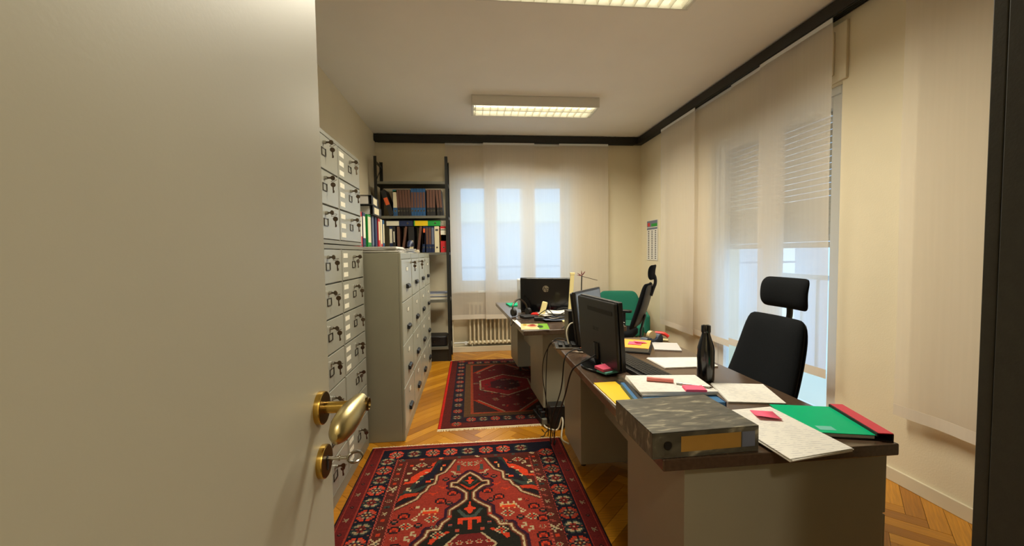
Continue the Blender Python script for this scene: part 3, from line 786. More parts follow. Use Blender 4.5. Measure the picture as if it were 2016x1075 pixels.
# binders standing on the filing cabinets, spines toward the room
GC = 'binders on the filing cabinets'
for lab, a, b_, cov, bands in (
 ('red binder with white label at the near end of the cabinet top', 3.155, 3.225, 'binder_red', ((0.13, 0.28, 'label_white'),)),
 ('blue binder with white label on the cabinet top, second from the near end', 3.25, 3.325, 'dark_blue', ((0.12, 0.29, 'label_white'),)),
 ('green binder with tall cream label on the cabinet top', 3.40, 3.50, 'binder_green', ((0.09, 0.30, 'binder_cream', 0.46),)),
 ('slim grey blue binder beside the green one on the cabinet top', 3.555, 3.605, 'binder_grey', ()),
 ('dark navy binder with no label on the cabinet top', 3.655, 3.73, 'dark_blue', ()),
 ('red binder with cream label on the cabinet top near the shelving', 3.78, 3.84, 'binder_red', ((0.12, 0.29, 'binder_cream'),)),
 ('cream binder with red stripe, far end of the cabinet top', 3.87, 3.94, 'binder_cream', ((0.03, 0.09, 'binder_red'),)),
 ('blue binder with cream label, last on the cabinet top', 3.97, 4.03, 'binder_blue', ((0.10, 0.28, 'binder_cream'),))):
    binder(lab, (-0.825, (a+b_)/2, 1.336), rz=PI/2, w=b_-a, cover=cov, bands=bands, group=GC)
binder('black binder lying flat on the cabinet binders, lower of two', (-0.80, 3.42, 1.336+0.320+0.040), w=0.075, cover='binder_black', bands=((0.10, 0.27, 'binder_cream', 0.36),), group=GC, flat=(0, -PI/2, PI/2)).location.y = 3.80
binder('black binder lying on top of another flat black binder', (-0.81, 3.74, 1.336+0.320+0.040+0.077), w=0.075, cover='binder_black', bands=((0.08, 0.25, 'binder_cream', 0.36),), group=GC, flat=(0.0, -PI/2, PI/2+0.05))

# ------------------------------------------------------------------ paper heaps
def paper_pile(label, loc, rz, w, d, n, jitter, seed, name='paper_stack', mats=('paper',), cat='papers', th=0.004, group=None):
    t = thing(name, label, cat, loc, rz, group); rng = random.Random(seed); z = 0
    for i in range(n):
        a = rng.uniform(-jitter, jitter)*4
        bm = BM(); bx(bm, -w/2, w/2, -d/2, d/2, 0, th*0.94, T((rng.uniform(-jitter, jitter), rng.uniform(-jitter, jitter), z)) @ RZ(a))
        obj('sheet', bm, mats[i % len(mats)], t, 0.0); z += th
    return t
paper_pile('loose pile of papers on the nearest filing cabinet', (-0.645, 3.11, 1.336), 0.05, 0.25, 0.36, 11, 0.014, 1)
paper_pile('flat pile of papers on the second filing cabinet', (-0.64, 3.58, 1.336), -0.06, 0.25, 0.36, 9, 0.012, 2, mats=('paper', 'binder_grey', 'paper'))
paper_pile('low pile of papers on the third filing cabinet', (-0.635, 4.03, 1.336), 0.08, 0.24, 0.33, 8, 0.010, 3, mats=('paper', 'paper_cream'))
bm = BM(); tube(bm, [(0, -0.06, 0.012), (0.005, 0.0, 0.05), (0.01, 0.06, 0.02)], 0.02, 10, 5, radii=[0.012, 0.024, 0.014], flat=0.7)
tag(obj('cloth', bm, 'dark_blue', smooth=True, loc=(-0.515, 3.52, 1.376)), 'crumpled navy cloth on the cabinet papers', 'cloth')
paper_pile('stack of documents on the lower shelf of the black unit', (-0.46, 5.19, 0.766), 0.03, 0.31, 0.24, 8, 0.006, 4, mats=('paper', 'paper_cream', 'paper', 'binder_grey'), th=0.010)
bm = BM(); prism(bm, rrect(0.33, 0.25, 0.05), 0, 0.13)
bag = thing('black_bag', 'black bag lying on the bottom shelf of the unit', 'bag', (-0.47, 5.17, 0.181))
obj('body', bm, 'leather_black', bag, 0.02, seg=3)
bm = BM(); tube(bm, [(-0.07, -0.12, 0.09), (-0.06, -0.14, 0.12), (0.06, -0.14, 0.12), (0.07, -0.12, 0.09)], 0.006, 8); obj('strap', bm, 'leather_black', bag, smooth=True)
bm = BM(); lathe(bm, [(0.011, 0), (0.011, 0.004), (0.007, 0.005)], 16, T((0.0, -0.124, 0.06)) @ RX(PI/2)); obj('clasp', bm, 'dark_steel', bag, smooth=True)

# ------------------------------------------------------------------ radiator
ra = thing('radiator', 'cream column radiator under the end window', 'radiator', (-0.03, YB+0.055, 0))
sec = None
for i in range(18):
    if sec is None:
        bm = BM()
        for y in (-0.035, 0.0, 0.035): tube(bm, [(0, y, 0.10), (0, y, 0.66)], 0.0125, 8, 1)
        for z in (0.115, 0.645): cyl(bm, (-0.0275, 0, z), (0.0275, 0, z), 0.024, n=14); tube(bm, [(0, -0.036, z), (0, 0.036, z)], 0.0165, 8, 1)
        sec = obj('section', bm, 'radiator', ra, smooth=True, loc=(0.0, 0, 0))
    else: shared(sec, 'section', ra, (i*0.0555, 0, 0))
for x in (0.02, 0.92): box('foot', 'radiator', ra, x, x+0.015, -0.02, 0.02, 0.0, 0.10)
bm = BM(); tube(bm, [(-0.025, 0, 0.115), (-0.16, 0, 0.115), (-0.30, 0.0, 0.110)], 0.010, 10, 3); cyl(bm, (-0.075, 0, 0.115), (-0.045, 0, 0.115), 0.017, n=12)
obj('supply_pipe', bm, 'frame_white', ra, smooth=True)
bm = BM(); cyl(bm, (-0.06, -0.01, 0.115), (-0.06, -0.05, 0.115), 0.016, 0.019, n=14); obj('valve', bm, 'frame_white', ra, smooth=True)

# ------------------------------------------------------------------ wall calendar
ca_ = thing('wall_calendar', 'narrow paper wall calendar with three month columns', 'calendar', (XR-0.008, 5.10, 1.205), 0)
box('sheet', 'paper', ca_, 0, 0.004, -0.155, 0.155, 0, 0.52)
box('header_picture', 'binder_grey', ca_, -0.001, 0, -0.15, 0.15, 0.435, 0.515)
box('header_meadow', 'binder_green', ca_, -0.0015, -0.001, -0.15, 0.02, 0.435, 0.475)
box('header_red_mark', 'binder_red', ca_, -0.0015, -0.001, 0.06, 0.13, 0.445, 0.49)
box('title_bar', 'binder_grey', ca_, -0.001, 0, -0.15, 0.15, 0.40, 0.425)
bm = BM()
for c_ in (-0.10, 0.0, 0.10):
    for r in range(16):
        bx(bm, -0.0008, 0, c_-0.018, c_+0.018, 0.02+r*0.0235, 0.031+r*0.0235)
obj('date_print', bm, 'ink', ca_)

# ------------------------------------------------------------------ rugs: knot by knot colours on a woven grid
def col(*c): return np.array(S(*c)[:3])
def stamp(A, cx, cy, rows, pal, res, flip=False, k=1):
    # small figure drawn in knots; rows of characters, centre at (cx, cy) metres
    H_, W_ = A.shape[:2]; h = len(rows); w_ = len(rows[0])
    for r in range(h):
        for c in range(w_):
            ch = rows[r][w_-1-c if flip else c]
            if ch == '.': continue
            i0 = int(round(cy/res+(r-h/2)*k)); j0 = int(round(cx/res+(c-w_/2)*k))
            A[max(i0, 0):max(i0+k, 0), max(j0, 0):max(j0+k, 0)] = pal[ch]
RED = col(138, 46, 34); DRED = col(100, 28, 26); BRN = col(84, 34, 26); NAVY = col(24, 22, 36); WHT = col(180, 158, 122); ORG = col(196, 58, 30)
TEA = col(58, 68, 62); PNK = col(164, 74, 60); BLK = col(30, 22, 24); YEL = col(200, 150, 90); PUR = col(70, 34, 56)
PAL = {'r': ORG, 'd': DRED, 'n': NAVY, 'w': WHT, 't': TEA, 'p': PNK, 'k': BLK, 'y': YEL, 'u': PUR, 'b': BRN}
ROS = ["..rr.rr..", ".rpp.ppr.", "rppwtwppr", "rp.tdt.pr", "..wdydw..", "rp.tdt.pr", "rppwtwppr", ".rpp.ppr.", "..rr.rr.."]
ROS2 = ["..tt.tt..", ".twwtwwt.", "twwpdpwwt", "tt.ddd.tt", "..pdwdp..", "tt.ddd.tt", "twwpdpwwt", ".twwtwwt.", "..tt.tt.."]
FLW = ["..w.w..", ".wtrtw.", "w.rdr.w", ".wtrtw.", "..w.w.."]
BIRD = ["w...w.", ".w.ww.", "..ww..", ".wwtw.", "w..w..", "...w.."]
CAMEL = [".ww..........", ".ww..........", ".....w..w..w.", ".....w..w..ww", "....wyywyywyy", "....wrrrrrrry", "...w.rrrrrrrr", "...w.y..y..y.", "..w..........", ".w...........", "w.w..........", ".ww.........."]
SML = [".kk.", "kppk", "kttk", ".kk."]
TREE = ["....r....", "...rrr...", "..r.r.r..", ".rrrrrrr.", "r..rrr..r", "...rrr...", "..rrrrr..", "....r...."]
def rug_mesh(name, label, x0, x1, y0, y1, res, paint, th=0.011):
    nx, ny = int(round((x1-x0)/res)), int(round((y1-y0)/res)); A = paint(nx, ny, res)   # A[row from far end, column from left]
    rng = np.random.RandomState(4)
    A = np.clip(A*(1+rng.normal(0, 0.10, (ny, nx, 1)))*(1+rng.normal(0, 0.05, (ny, 1, 1))), 0, 1)
    t = thing(name, label, 'rug', (x0, y0, 0.0), 0)
    jj, ii = np.meshgrid(np.arange(nx+1), np.arange(ny+1))
    X = jj*res; Y = (ny-ii)*res
    Z = np.full(X.shape, th)+rng.normal(0, 0.0004, X.shape)+0.0015*np.sin(X*5)*np.sin(Y*4)
    Z[0] -= 0.006; Z[-1] -= 0.006; Z[:, 0] -= 0.005; Z[:, -1] -= 0.005
    V = np.stack([X, Y, Z], -1).reshape(-1, 3)
    idx = (ii*(nx+1)+jj)
    q = np.stack([idx[1:, :-1], idx[1:, 1:], idx[:-1, 1:], idx[:-1, :-1]], -1).reshape(-1, 4)
    cols = np.concatenate([A.reshape(-1, 3), np.ones((nx*ny, 1))], 1)
    # skirt down to the floor
    ring = list(idx[0, :])+list(idx[1:, -1])+list(idx[-1, -2::-1])+list(idx[-2:0:-1, 0])
    base = len(V); low = V[ring].copy(); low[:, 2] = 0.0006; V = np.concatenate([V, low])
    n = len(ring); k = np.arange(n); k2 = (k+1) % n; ring = np.array(ring)
    sk = np.stack([ring[k], ring[k2], base+k2, base+k], -1); q = np.concatenate([q, sk])
    cols = np.concatenate([cols, np.tile(np.array([[*DRED, 1]]), (n, 1))])
    me = bpy.data.meshes.new('pile'); me.vertices.add(len(V)); me.vertices.foreach_set('co', V.ravel())
    me.loops.add(len(q)*4); me.loops.foreach_set('vertex_index', q.ravel().astype(np.int32)); me.polygons.add(len(q))
    me.polygons.foreach_set('loop_start', (np.arange(len(q))*4).astype(np.int32))
    me.update(calc_edges=True)
    at = me.color_attributes.new('knot', 'FLOAT_COLOR', 'CORNER'); at.data.foreach_set('color', np.repeat(cols, 4, axis=0).ravel().astype(np.float32))
    me.materials.append(MATS['knotted_wool']); o = bpy.data.objects.new('pile', me); C.objects.link(o); o.parent = t
    fr = BM(); frng = random.Random(9); W_ = x1-x0; L_ = y1-y0
    for (yy, sg) in ((L_, 1), (0, -1)):
        bx(fr, 0, W_, yy if sg > 0 else yy-0.012, yy+0.012 if sg > 0 else yy, 0.001, 0.007)
        x = 0.0
        while x < W_-0.006:
            l_ = frng.uniform(0.018, 0.034)*sg; a = frng.uniform(-0.006, 0.006)
            v = [fr.verts.new(p) for p in ((x, yy, 0.006), (x+0.005, yy, 0.006), (x+0.005+a, yy+l_, 0.002), (x+a, yy+l_, 0.002))]
            fr.faces.new(v); x += 0.0065
    f = obj('fringe', fr, 'fringe', t); f['kind'] = 'stuff'
    return t, W_, L_

# motifs drawn in rug coordinates: (distance from the long axis, distance from the end)
LINE_MED = [(0.0, 0.392), (0.042, 0.437), (0.072, 0.490), (0.104, 0.492), (0.106, 0.530), (0.076, 0.534), (0.046, 0.566), (0.020, 0.598), (0.018, 0.655), (0.048, 0.692), (0.102, 0.740), (0.102, 0.805), (0.133, 0.837), (0.146, 0.878), (0.199, 0.884), (0.206, 0.925), (0.245, 0.972), (0.265, 1.20)]
LINE_SP = [(0.092, 0.225), (0.104, 0.256), (0.122, 0.306), (0.148, 0.368), (0.194, 0.402), (0.198, 0.486), (0.230, 0.503), (0.244, 0.551), (0.269, 0.578), (0.284, 0.622), (0.40, 0.708)]
BEAST = [(0.378, 0.474), (0.376, 0.453), (0.345, 0.447), (0.345, 0.404), (0.299, 0.348), (0.24, 0.302), (0.235, 0.26), (0.211, 0.238), (0.235, 0.356), (0.287, 0.4), (0.314, 0.461)]
NAVY_BAND = [(0.301, 0.473), (0.236, 0.373), (0.197, 0.259), (0.171, 0.269), (0.21, 0.399), (0.277, 0.487)]  # dark navy band of the woven pattern, next to the beast
WING = [(0.371, 0.535), (0.3, 0.524), (0.232, 0.482), (0.246, 0.511), (0.301, 0.563), (0.362, 0.555)]
FLAME = [(0.388, 0.640), (0.378, 0.585), (0.35, 0.566), (0.278, 0.566), (0.291, 0.593), (0.349, 0.604)]
BAR = [(0.188, 0.972), (0.183, 0.946), (0.163, 0.935), (0.105, 0.897), (0.095, 0.909), (0.153, 0.95), (0.173, 0.98)]
VEE = [(0.066, 0.749), (0.051, 0.740), (0.020, 0.788), (-0.01, 0.797), (-0.01, 0.815), (0.03, 0.809)]
BRACKET = [(0.057, 0.81), (-0.01, 0.81), (-0.01, 0.90), (0.009, 0.90), (0.010, 0.831), (0.035, 0.828), (0.036, 0.858), (0.057, 0.856)]
TREE1 = [(-0.01, 0.675), (0.006, 0.683), (0.008, 0.722), (0.034, 0.740), (0.018, 0.752), (0.010, 0.772), (-0.01, 0.792)]
TREE2 = [(-0.01, 0.437), (0.009, 0.441), (0.006, 0.470), (0.028, 0.477), (0.012, 0.491), (0.006, 0.514), (-0.01, 0.522)]
CHEV1 = [(0.056, 0.470), (0.043, 0.466), (-0.004, 0.530), (-0.004, 0.546)]
CHEV2 = [(0.060, 0.506), (0.047, 0.510), (-0.004, 0.558), (-0.004, 0.576), (0.017, 0.564)]
PLUME = [(0.079, 0.299), (0.062, 0.301), (0.057, 0.368), (0.080, 0.366)]
def inside(poly, x, y):
    r = np.zeros(x.shape, bool); n = len(poly)
    for i in range(n):
        (x0, y0), (x1, y1) = poly[i], poly[(i+1) % n]
        if y0 == y1: continue
        c_ = ((y0 > y) != (y1 > y)) & (x < (x1-x0)*(y-y0)/(y1-y0)+x0); r ^= c_
    return r
def dist(line, x, y):
    d_ = np.full(x.shape, 9.0)
    for (x0, y0), (x1, y1) in zip(line, line[1:]):
        l2 = (x1-x0)**2+(y1-y0)**2; t_ = np.clip(((x-x0)*(x1-x0)+(y-y0)*(y1-y0))/l2, 0, 1)
        d_ = np.minimum(d_, np.hypot(x-x0-t_*(x1-x0), y-y0-t_*(y1-y0)))
    return d_
def paint_main(nx, ny, res):
    A = np.zeros((ny, nx, 3)); W_, L_ = nx*res, ny*res
    jj, ii = np.meshgrid((np.arange(nx)+0.5)*res, (np.arange(ny)+0.5)*res)
    axis = W_/2+0.012; dx = np.abs(jj-axis); v = np.minimum(ii, L_-ii)
    ex = np.where(jj < axis, jj*0.6475/axis, (W_-jj)*0.6475/(W_-axis))
    ev = np.interp(v, [0, 0.045, 0.185, 0.225, 1.5], [0, 0.085, 0.195, 0.26, 1.5]); e = np.minimum(ex, ev)
    A[:] = RED
    f = e >= 0.26
    # spandrels
    spoly = [(0.092, 0.20)]+LINE_SP+[(0.6, 0.72), (0.6, 0.20)]
    sp = f & inside(spoly, dx, v); ds = dist(LINE_SP, dx, v)
    A[sp] = BRN*0.85
    A[sp & (ds < 0.075)] = BLK
    A[sp & (ds > 0.075) & (ds < 0.10)] = TEA*0.5
    A[sp & inside(NAVY_BAND, dx, v)] = NAVY
    A[sp & inside(WING, dx, v)] = TEA*0.7
    A[sp & inside(FLAME, dx, v)] = ORG*0.75
    A[sp & inside(BEAST, dx, v)] = ORG
    # medallion with pendant
    mpoly = LINE_MED+[(-0.02, 1.2), (-0.02, 0.392)]
    med = f & inside(mpoly, dx, v); dm = dist(LINE_MED, dx, v)
    A[f & (dm < 0.030) & ~med] = PUR*0.45
    A[med] = np.array(col(28, 26, 20))
    A[med & (v > 0.93) & (dx < 0.055+(v-0.93)*0.8)] = DRED
    A[med & (np.abs(dx-0.058-(v-0.93)*0.8) < 0.006) & (v > 0.925)] = WHT*0.8
    for poly, c_ in ((CHEV1, TEA*0.6), (CHEV2, ORG*0.7), (TREE2, ORG), (VEE, TEA), (BRACKET, ORG*0.95), (TREE1, ORG), (BAR, ORG*0.85)): A[med & inside(poly, dx, v)] = c_
    # double outlines: pale line between rust and dark ones
    for d_, msk in ((dm, f), (ds, f & (v < 0.75))):
        A[msk & (d_ < 0.015)] = BRN*0.8
        A[msk & (d_ < 0.010)] = np.array(col(110, 66, 46))
        A[msk & (d_ < 0.0045)] = WHT
    A[f & inside(PLUME, dx, v)] = TEA
    # guard stripes and the dark main border
    A[(e >= 0.195) & (e < 0.26)] = BRN*0.9
    A[(e >= 0.085) & (e < 0.195)] = NAVY*0.8
    A[(e < 0.085)] = DRED*0.9
    A[(e < 0.012)] = BLK
    for a, b_ in ((0.080, 0.088), (0.018, 0.024)): A[(e >= a) & (e < b_)] = RED
    dot = (np.floor(ii/0.011)+np.floor(jj/0.011)) % 2
    for a in (0.192, 0.256):
        mk = (ex >= a) & (ex < a+0.008) & (ev > a); A[mk & (dot == 0)] = PNK; A[mk & (dot == 1)] = DRED
    rg = random.Random(2)
    K = lambda c_, k: {q: w_*k for q, w_ in c_.items()}
    n_ = int(L_/0.105); side = (0.138, 0.138); 
    for i in range(n_):
        y = 0.04+(i+0.5)*L_/n_
        if 0.18 < y < L_-0.16:
            for x, fl in ((0.142, False), (W_-0.142, True)): stamp(A, x, y, (ROS, ROS2, ROS, ROS2)[(i+fl) % 4], K(PAL, (0.95, 0.6, 0.8, 0.75)[(i*3) % 4]), res, fl, 2)
            for x in (0.098, 0.186, W_-0.098, W_-0.186):
                for q in (0.0, 0.05): stamp(A, x, y+q, SML, K(PAL, 0.8), res)
            for x, fl in ((0.230, False), (W_-0.230, True)): stamp(A, x, y, BIRD if i % 2 == 0 else FLW, K(PAL, 0.9), res, fl, (2 if i % 4 == 0 else 1)); stamp(A, x, y+0.05, rg.choice((["rr", "rr"], ["ttt", "tkt"], ["pp.", ".pp"])), K(PAL, 0.7), res, False, 2)
            for x, fl in ((0.050, False), (W_-0.050, True)): stamp(A, x, y+0.03, BIRD if i % 2 == 0 else SML, K(PAL, 0.6), res, fl, 1)
    for i, x in enumerate(np.arange(-0.42, 0.45, 0.117)):
        for y in (0.118, L_-0.118): stamp(A, axis+x-0.06, y, (ROS, ROS2, FLW)[i % 3] if i % 3 < 2 else ROS, K(PAL, (1.0, 0.65, 0.85)[i % 3]), res, False, 2)
        for y in (0.20, L_-0.20): stamp(A, axis+x, y, rg.choice((SML, ["rrr", "rwr"], ["ww.", ".ww"], ["tt", "tt"])), PAL, res, False, 2)
        for y in (0.022, L_-0.022): stamp(A, axis+x, y, rg.choice((SML, ["ppp", "p.p"])), K(PAL, 0.7), res)
    BLOB = [".kkkk.", "kdrrdk", "kr..rk", "krddrk", ".kkkk."]; ARR = ["r...r", ".rrr.", "..r.."]; HOOK = ["ww.", "w..", "www", "..w"]
    for end in (0, 1):
        def Y(v_): return v_ if end == 0 else L_-v_
        for s in (-1, 1):
            fl = s > 0
            stamp(A, axis+s*0.222, Y(0.745), CAMEL if end == 0 else CAMEL[::-1], PAL, res, fl, 2)
            for a, b_, sh_, k_ in ((0.095, 0.589, BLOB, 2), (0.199, 0.585, ARR, 2), (0.156, 0.655, BLOB, 2), (0.33, 0.76, BLOB, 2), (0.19, 0.80, FLW, 2), (0.262, 0.90, HOOK, 2), (0.29, 0.93, HOOK, 2), (0.15, 0.53, ARR, 2),
                                   (0.30, 0.70, BLOB, 1), (0.11, 0.68, SML, 2), (0.31, 0.84, FLW, 2), (0.36, 0.86, BLOB, 2), (0.25, 0.84, SML, 2), (0.34, 0.98, BLOB, 2), (0.09, 0.42, SML, 2), (0.05, 0.35, ARR, 1), (0.14, 0.45, SML, 2),
                                   (0.06, 0.26, FLW, 1), (0.02, 0.29, FLW, 2), (0.17, 0.86, FLW, 1), (0.37, 0.80, SML, 2), (0.35, 0.92, FLW, 1)):
                stamp(A, axis+s*a, Y(b_), sh_, K(PAL, 0.85), res, fl, k_)
            for a, b_, sh_ in ((0.335, 0.31, HOOK), (0.36, 0.36, ["www", "ww."]), (0.37, 0.43, ["ww", "ww"]), (0.285, 0.40, ["ww"]), (0.30, 0.46, ["ww", "w."]), (0.34, 0.53, HOOK), (0.25, 0.30, SML), (0.30, 0.27, FLW), (0.22, 0.44, ["ww"]),
                               (0.175, 0.33, ["y", "w", "y", "y"]), (0.16, 0.29, ["rr", "yr"]), (0.36, 0.27, ["rr", "rr"]), (0.26, 0.36, ["ww"]), (0.24, 0.46, ["rrr", "rrr"])):
                stamp(A, axis+s*a, Y(b_), sh_, PAL, res, fl, 2)
            stamp(A, axis+s*0.085, Y(0.385), ["ww....", ".ww...", "..w...", "..wwww"], K(PAL, 0.8), res, fl, 2)
            for a, b_, sh_ in ((0.095, 0.86, SML), (0.06, 0.90, ["pp", "pr"]), (0.10, 0.79, ["pp", "rr"]), (0.15, 0.92, FLW)): stamp(A, axis+s*a, Y(b_), sh_, K(PAL, 0.8), res, fl, 2)
        for k in range(5): stamp(A, axis+(k-2)*0.045, Y(0.985), FLW, PAL, res)
    return A
def paint_far(nx, ny, res):
    A = np.zeros((ny, nx, 3)); W_, L_ = nx*res, ny*res
    jj, ii = np.meshgrid((np.arange(nx)+0.5)*res, (np.arange(ny)+0.5)*res)
    dx = np.abs(jj-W_/2); v = np.abs(ii-L_/2); e = np.minimum(W_/2-dx, L_/2-v)
    D2 = col(96, 22, 22); A[:] = D2
    A[e < 0.27] = col(150, 62, 36); A[e < 0.248] = col(96, 66, 40); A[e < 0.19] = col(44, 30, 40); A[e < 0.085] = col(100, 34, 28); A[(W_/2-dx) < 0.022] = col(214, 40, 28)
    f = e >= 0.27
    lim = 0.30-(v-0.42)*0.75; sp = f & (v > 0.42) & (dx > lim)
    A[sp] = col(60, 34, 30); A[f & (v > 0.42) & (np.abs(dx-lim) < 0.02)] = ORG*0.7; A[f & (v > 0.42) & (np.abs(dx-lim+0.024) < 0.006)] = WHT*0.8
    hx = np.maximum(dx/0.245, (v/0.20)*0.62+dx/0.245*0.55)
    A[f & (hx < 1.03)] = WHT*0.8; A[f & (hx < 0.97)] = col(130, 26, 28); A[f & (hx < 0.6)] = col(70, 24, 30)
    rg = random.Random(7)
    for i in range(15):
        y = (i+0.5)*L_/15
        for x in (0.137, W_-0.137): stamp(A, x, y, (ROS, ROS2)[i % 2], PAL, res, False, 1)
    for i in range(8):
        x = 0.2+(i+0.5)*(W_-0.4)/8
        for y in (0.137, L_-0.137): stamp(A, x, y, (ROS, ROS2)[i % 2], PAL, res, False, 1)
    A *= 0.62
    for k in range(70):
        x = rg.uniform(0.29, W_-0.29); y = rg.uniform(0.30, L_-0.30)
        stamp(A, x, y, rg.choice((SML, FLW, ["rr", "rr"], ["www", "w.w", "www"], ["tt", "tt"])), {**PAL, 'w': WHT*0.35, 'r': ORG*0.45, 'p': PNK*0.35, 't': TEA*0.7}, res)
    return A
rug_mesh('oriental_rug', 'red and navy oriental rug with animal figures in the foreground', -0.69, 0.605, 0.77, 2.785, 0.005, paint_main)
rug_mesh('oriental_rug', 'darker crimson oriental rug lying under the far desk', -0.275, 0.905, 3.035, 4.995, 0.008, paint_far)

# ------------------------------------------------------------------ desks
def desk(label, loc, rz, w, l, px0, peds, H=0.74):
    # top spans x 0..w, y 0..l; pedestals hang between y ranges, standing on short feet
    t = thing('office_desk', label, 'desk', loc, rz, 'office desks')
    bm = BM(); bx(bm, 0, w, 0, l, H-0.036, H); obj('desktop', bm, 'desk_top', t, 0.004)
    for (y0, y1) in peds:
        p = box('pedestal', 'desk_body', t, px0, w-0.012, y0, y1, 0.11, H-0.037, 0.002)
        for x in (px0+0.07, w-0.09):
            b = BM(); cyl(b, (x, (y0+y1)/2, 0.0), (x, (y0+y1)/2, 0.11), 0.016, n=14); obj('leg', b, 'dark_steel', t, smooth=True)
        dh = (H-0.037-0.13)/3
        for i in range(3):
            z0 = 0.12+i*dh
            dr = box('drawer', 'desk_body', p, w-0.011, w+0.003, y0+0.006, y1-0.006, z0+0.003, z0+dh-0.003, 0.002)
            b = BM(); tube(b, [(w+0.003, (y0+y1)/2-0.05, z0+dh*0.6), (w+0.022, (y0+y1)/2-0.048, z0+dh*0.6), (w+0.022, (y0+y1)/2+0.048, z0+dh*0.6), (w+0.003, (y0+y1)/2+0.05, z0+dh*0.6)], 0.004, 8, 1)
            obj('handle', b, 'dark_steel', dr, smooth=True)
    box('modesty_panel', 'desk_body', t, w*0.30, w*0.30+0.018, peds[0][1], peds[1][0], 0.40, H-0.037)
    return t
D1 = (0.522, 1.058); DW, DLn = 0.732, 1.575
desk('dark topped office desk in the foreground strewn with papers', (D1[0], D1[1], 0), 0.0, DW, DLn, 0.080, ((0.032, 0.462), (1.155, DLn-0.02)))
desk('dark topped office desk farther back with the silver logo monitor', (0.372, 2.922, 0.012), 0.056, 0.80, 1.775, 0.17, ((0.12, 0.60), (1.28, 1.74)))
ZD = 0.7405; ZD2 = 0.753

# ------------------------------------------------------------------ office chairs
def pad(w0, w1, z0, z1, th, curve, nx=8, nz=8, recl=0.0, bulge=0.0, roundness=0.12):
    bm = BM(); F_, B_ = [], []
    for j in range(nz+1):
        s = j/nz; z = z0+(z1-z0)*s; w = w0+(w1-w0)*s; fr, br = [], []
        ins = roundness*max(0, (abs(s-0.5)*2)**6)
        for i in range(nx+1):
            u = -1+2*i/nx; x = u*(w/2)*(1-ins)
            y = recl*(z-z0)-curve*u*u+bulge*math.sin(PI*s)
            tk = th*(1-0.55*abs(u)**6)*(1-0.45*(abs(s-0.5)*2)**8)
            fr.append(bm.verts.new((x, y-tk/2, z))); br.append(bm.verts.new((x, y+tk/2, z)))
        F_.append(fr); B_.append(br)
    for j in range(nz):
        for i in range(nx):
            bm.faces.new((F_[j][i], F_[j][i+1], F_[j+1][i+1], F_[j+1][i])); bm.faces.new((B_[j][i], B_[j+1][i], B_[j+1][i+1], B_[j][i+1]))
        bm.faces.new((F_[j][0], F_[j+1][0], B_[j+1][0], B_[j][0])); bm.faces.new((F_[j][nx], B_[j][nx], B_[j+1][nx], F_[j+1][nx]))
    for i in range(nx):
        bm.faces.new((F_[0][i], B_[0][i], B_[0][i+1], F_[0][i+1])); bm.faces.new((F_[nz][i], F_[nz][i+1], B_[nz][i+1], B_[nz][i]))
    return bm
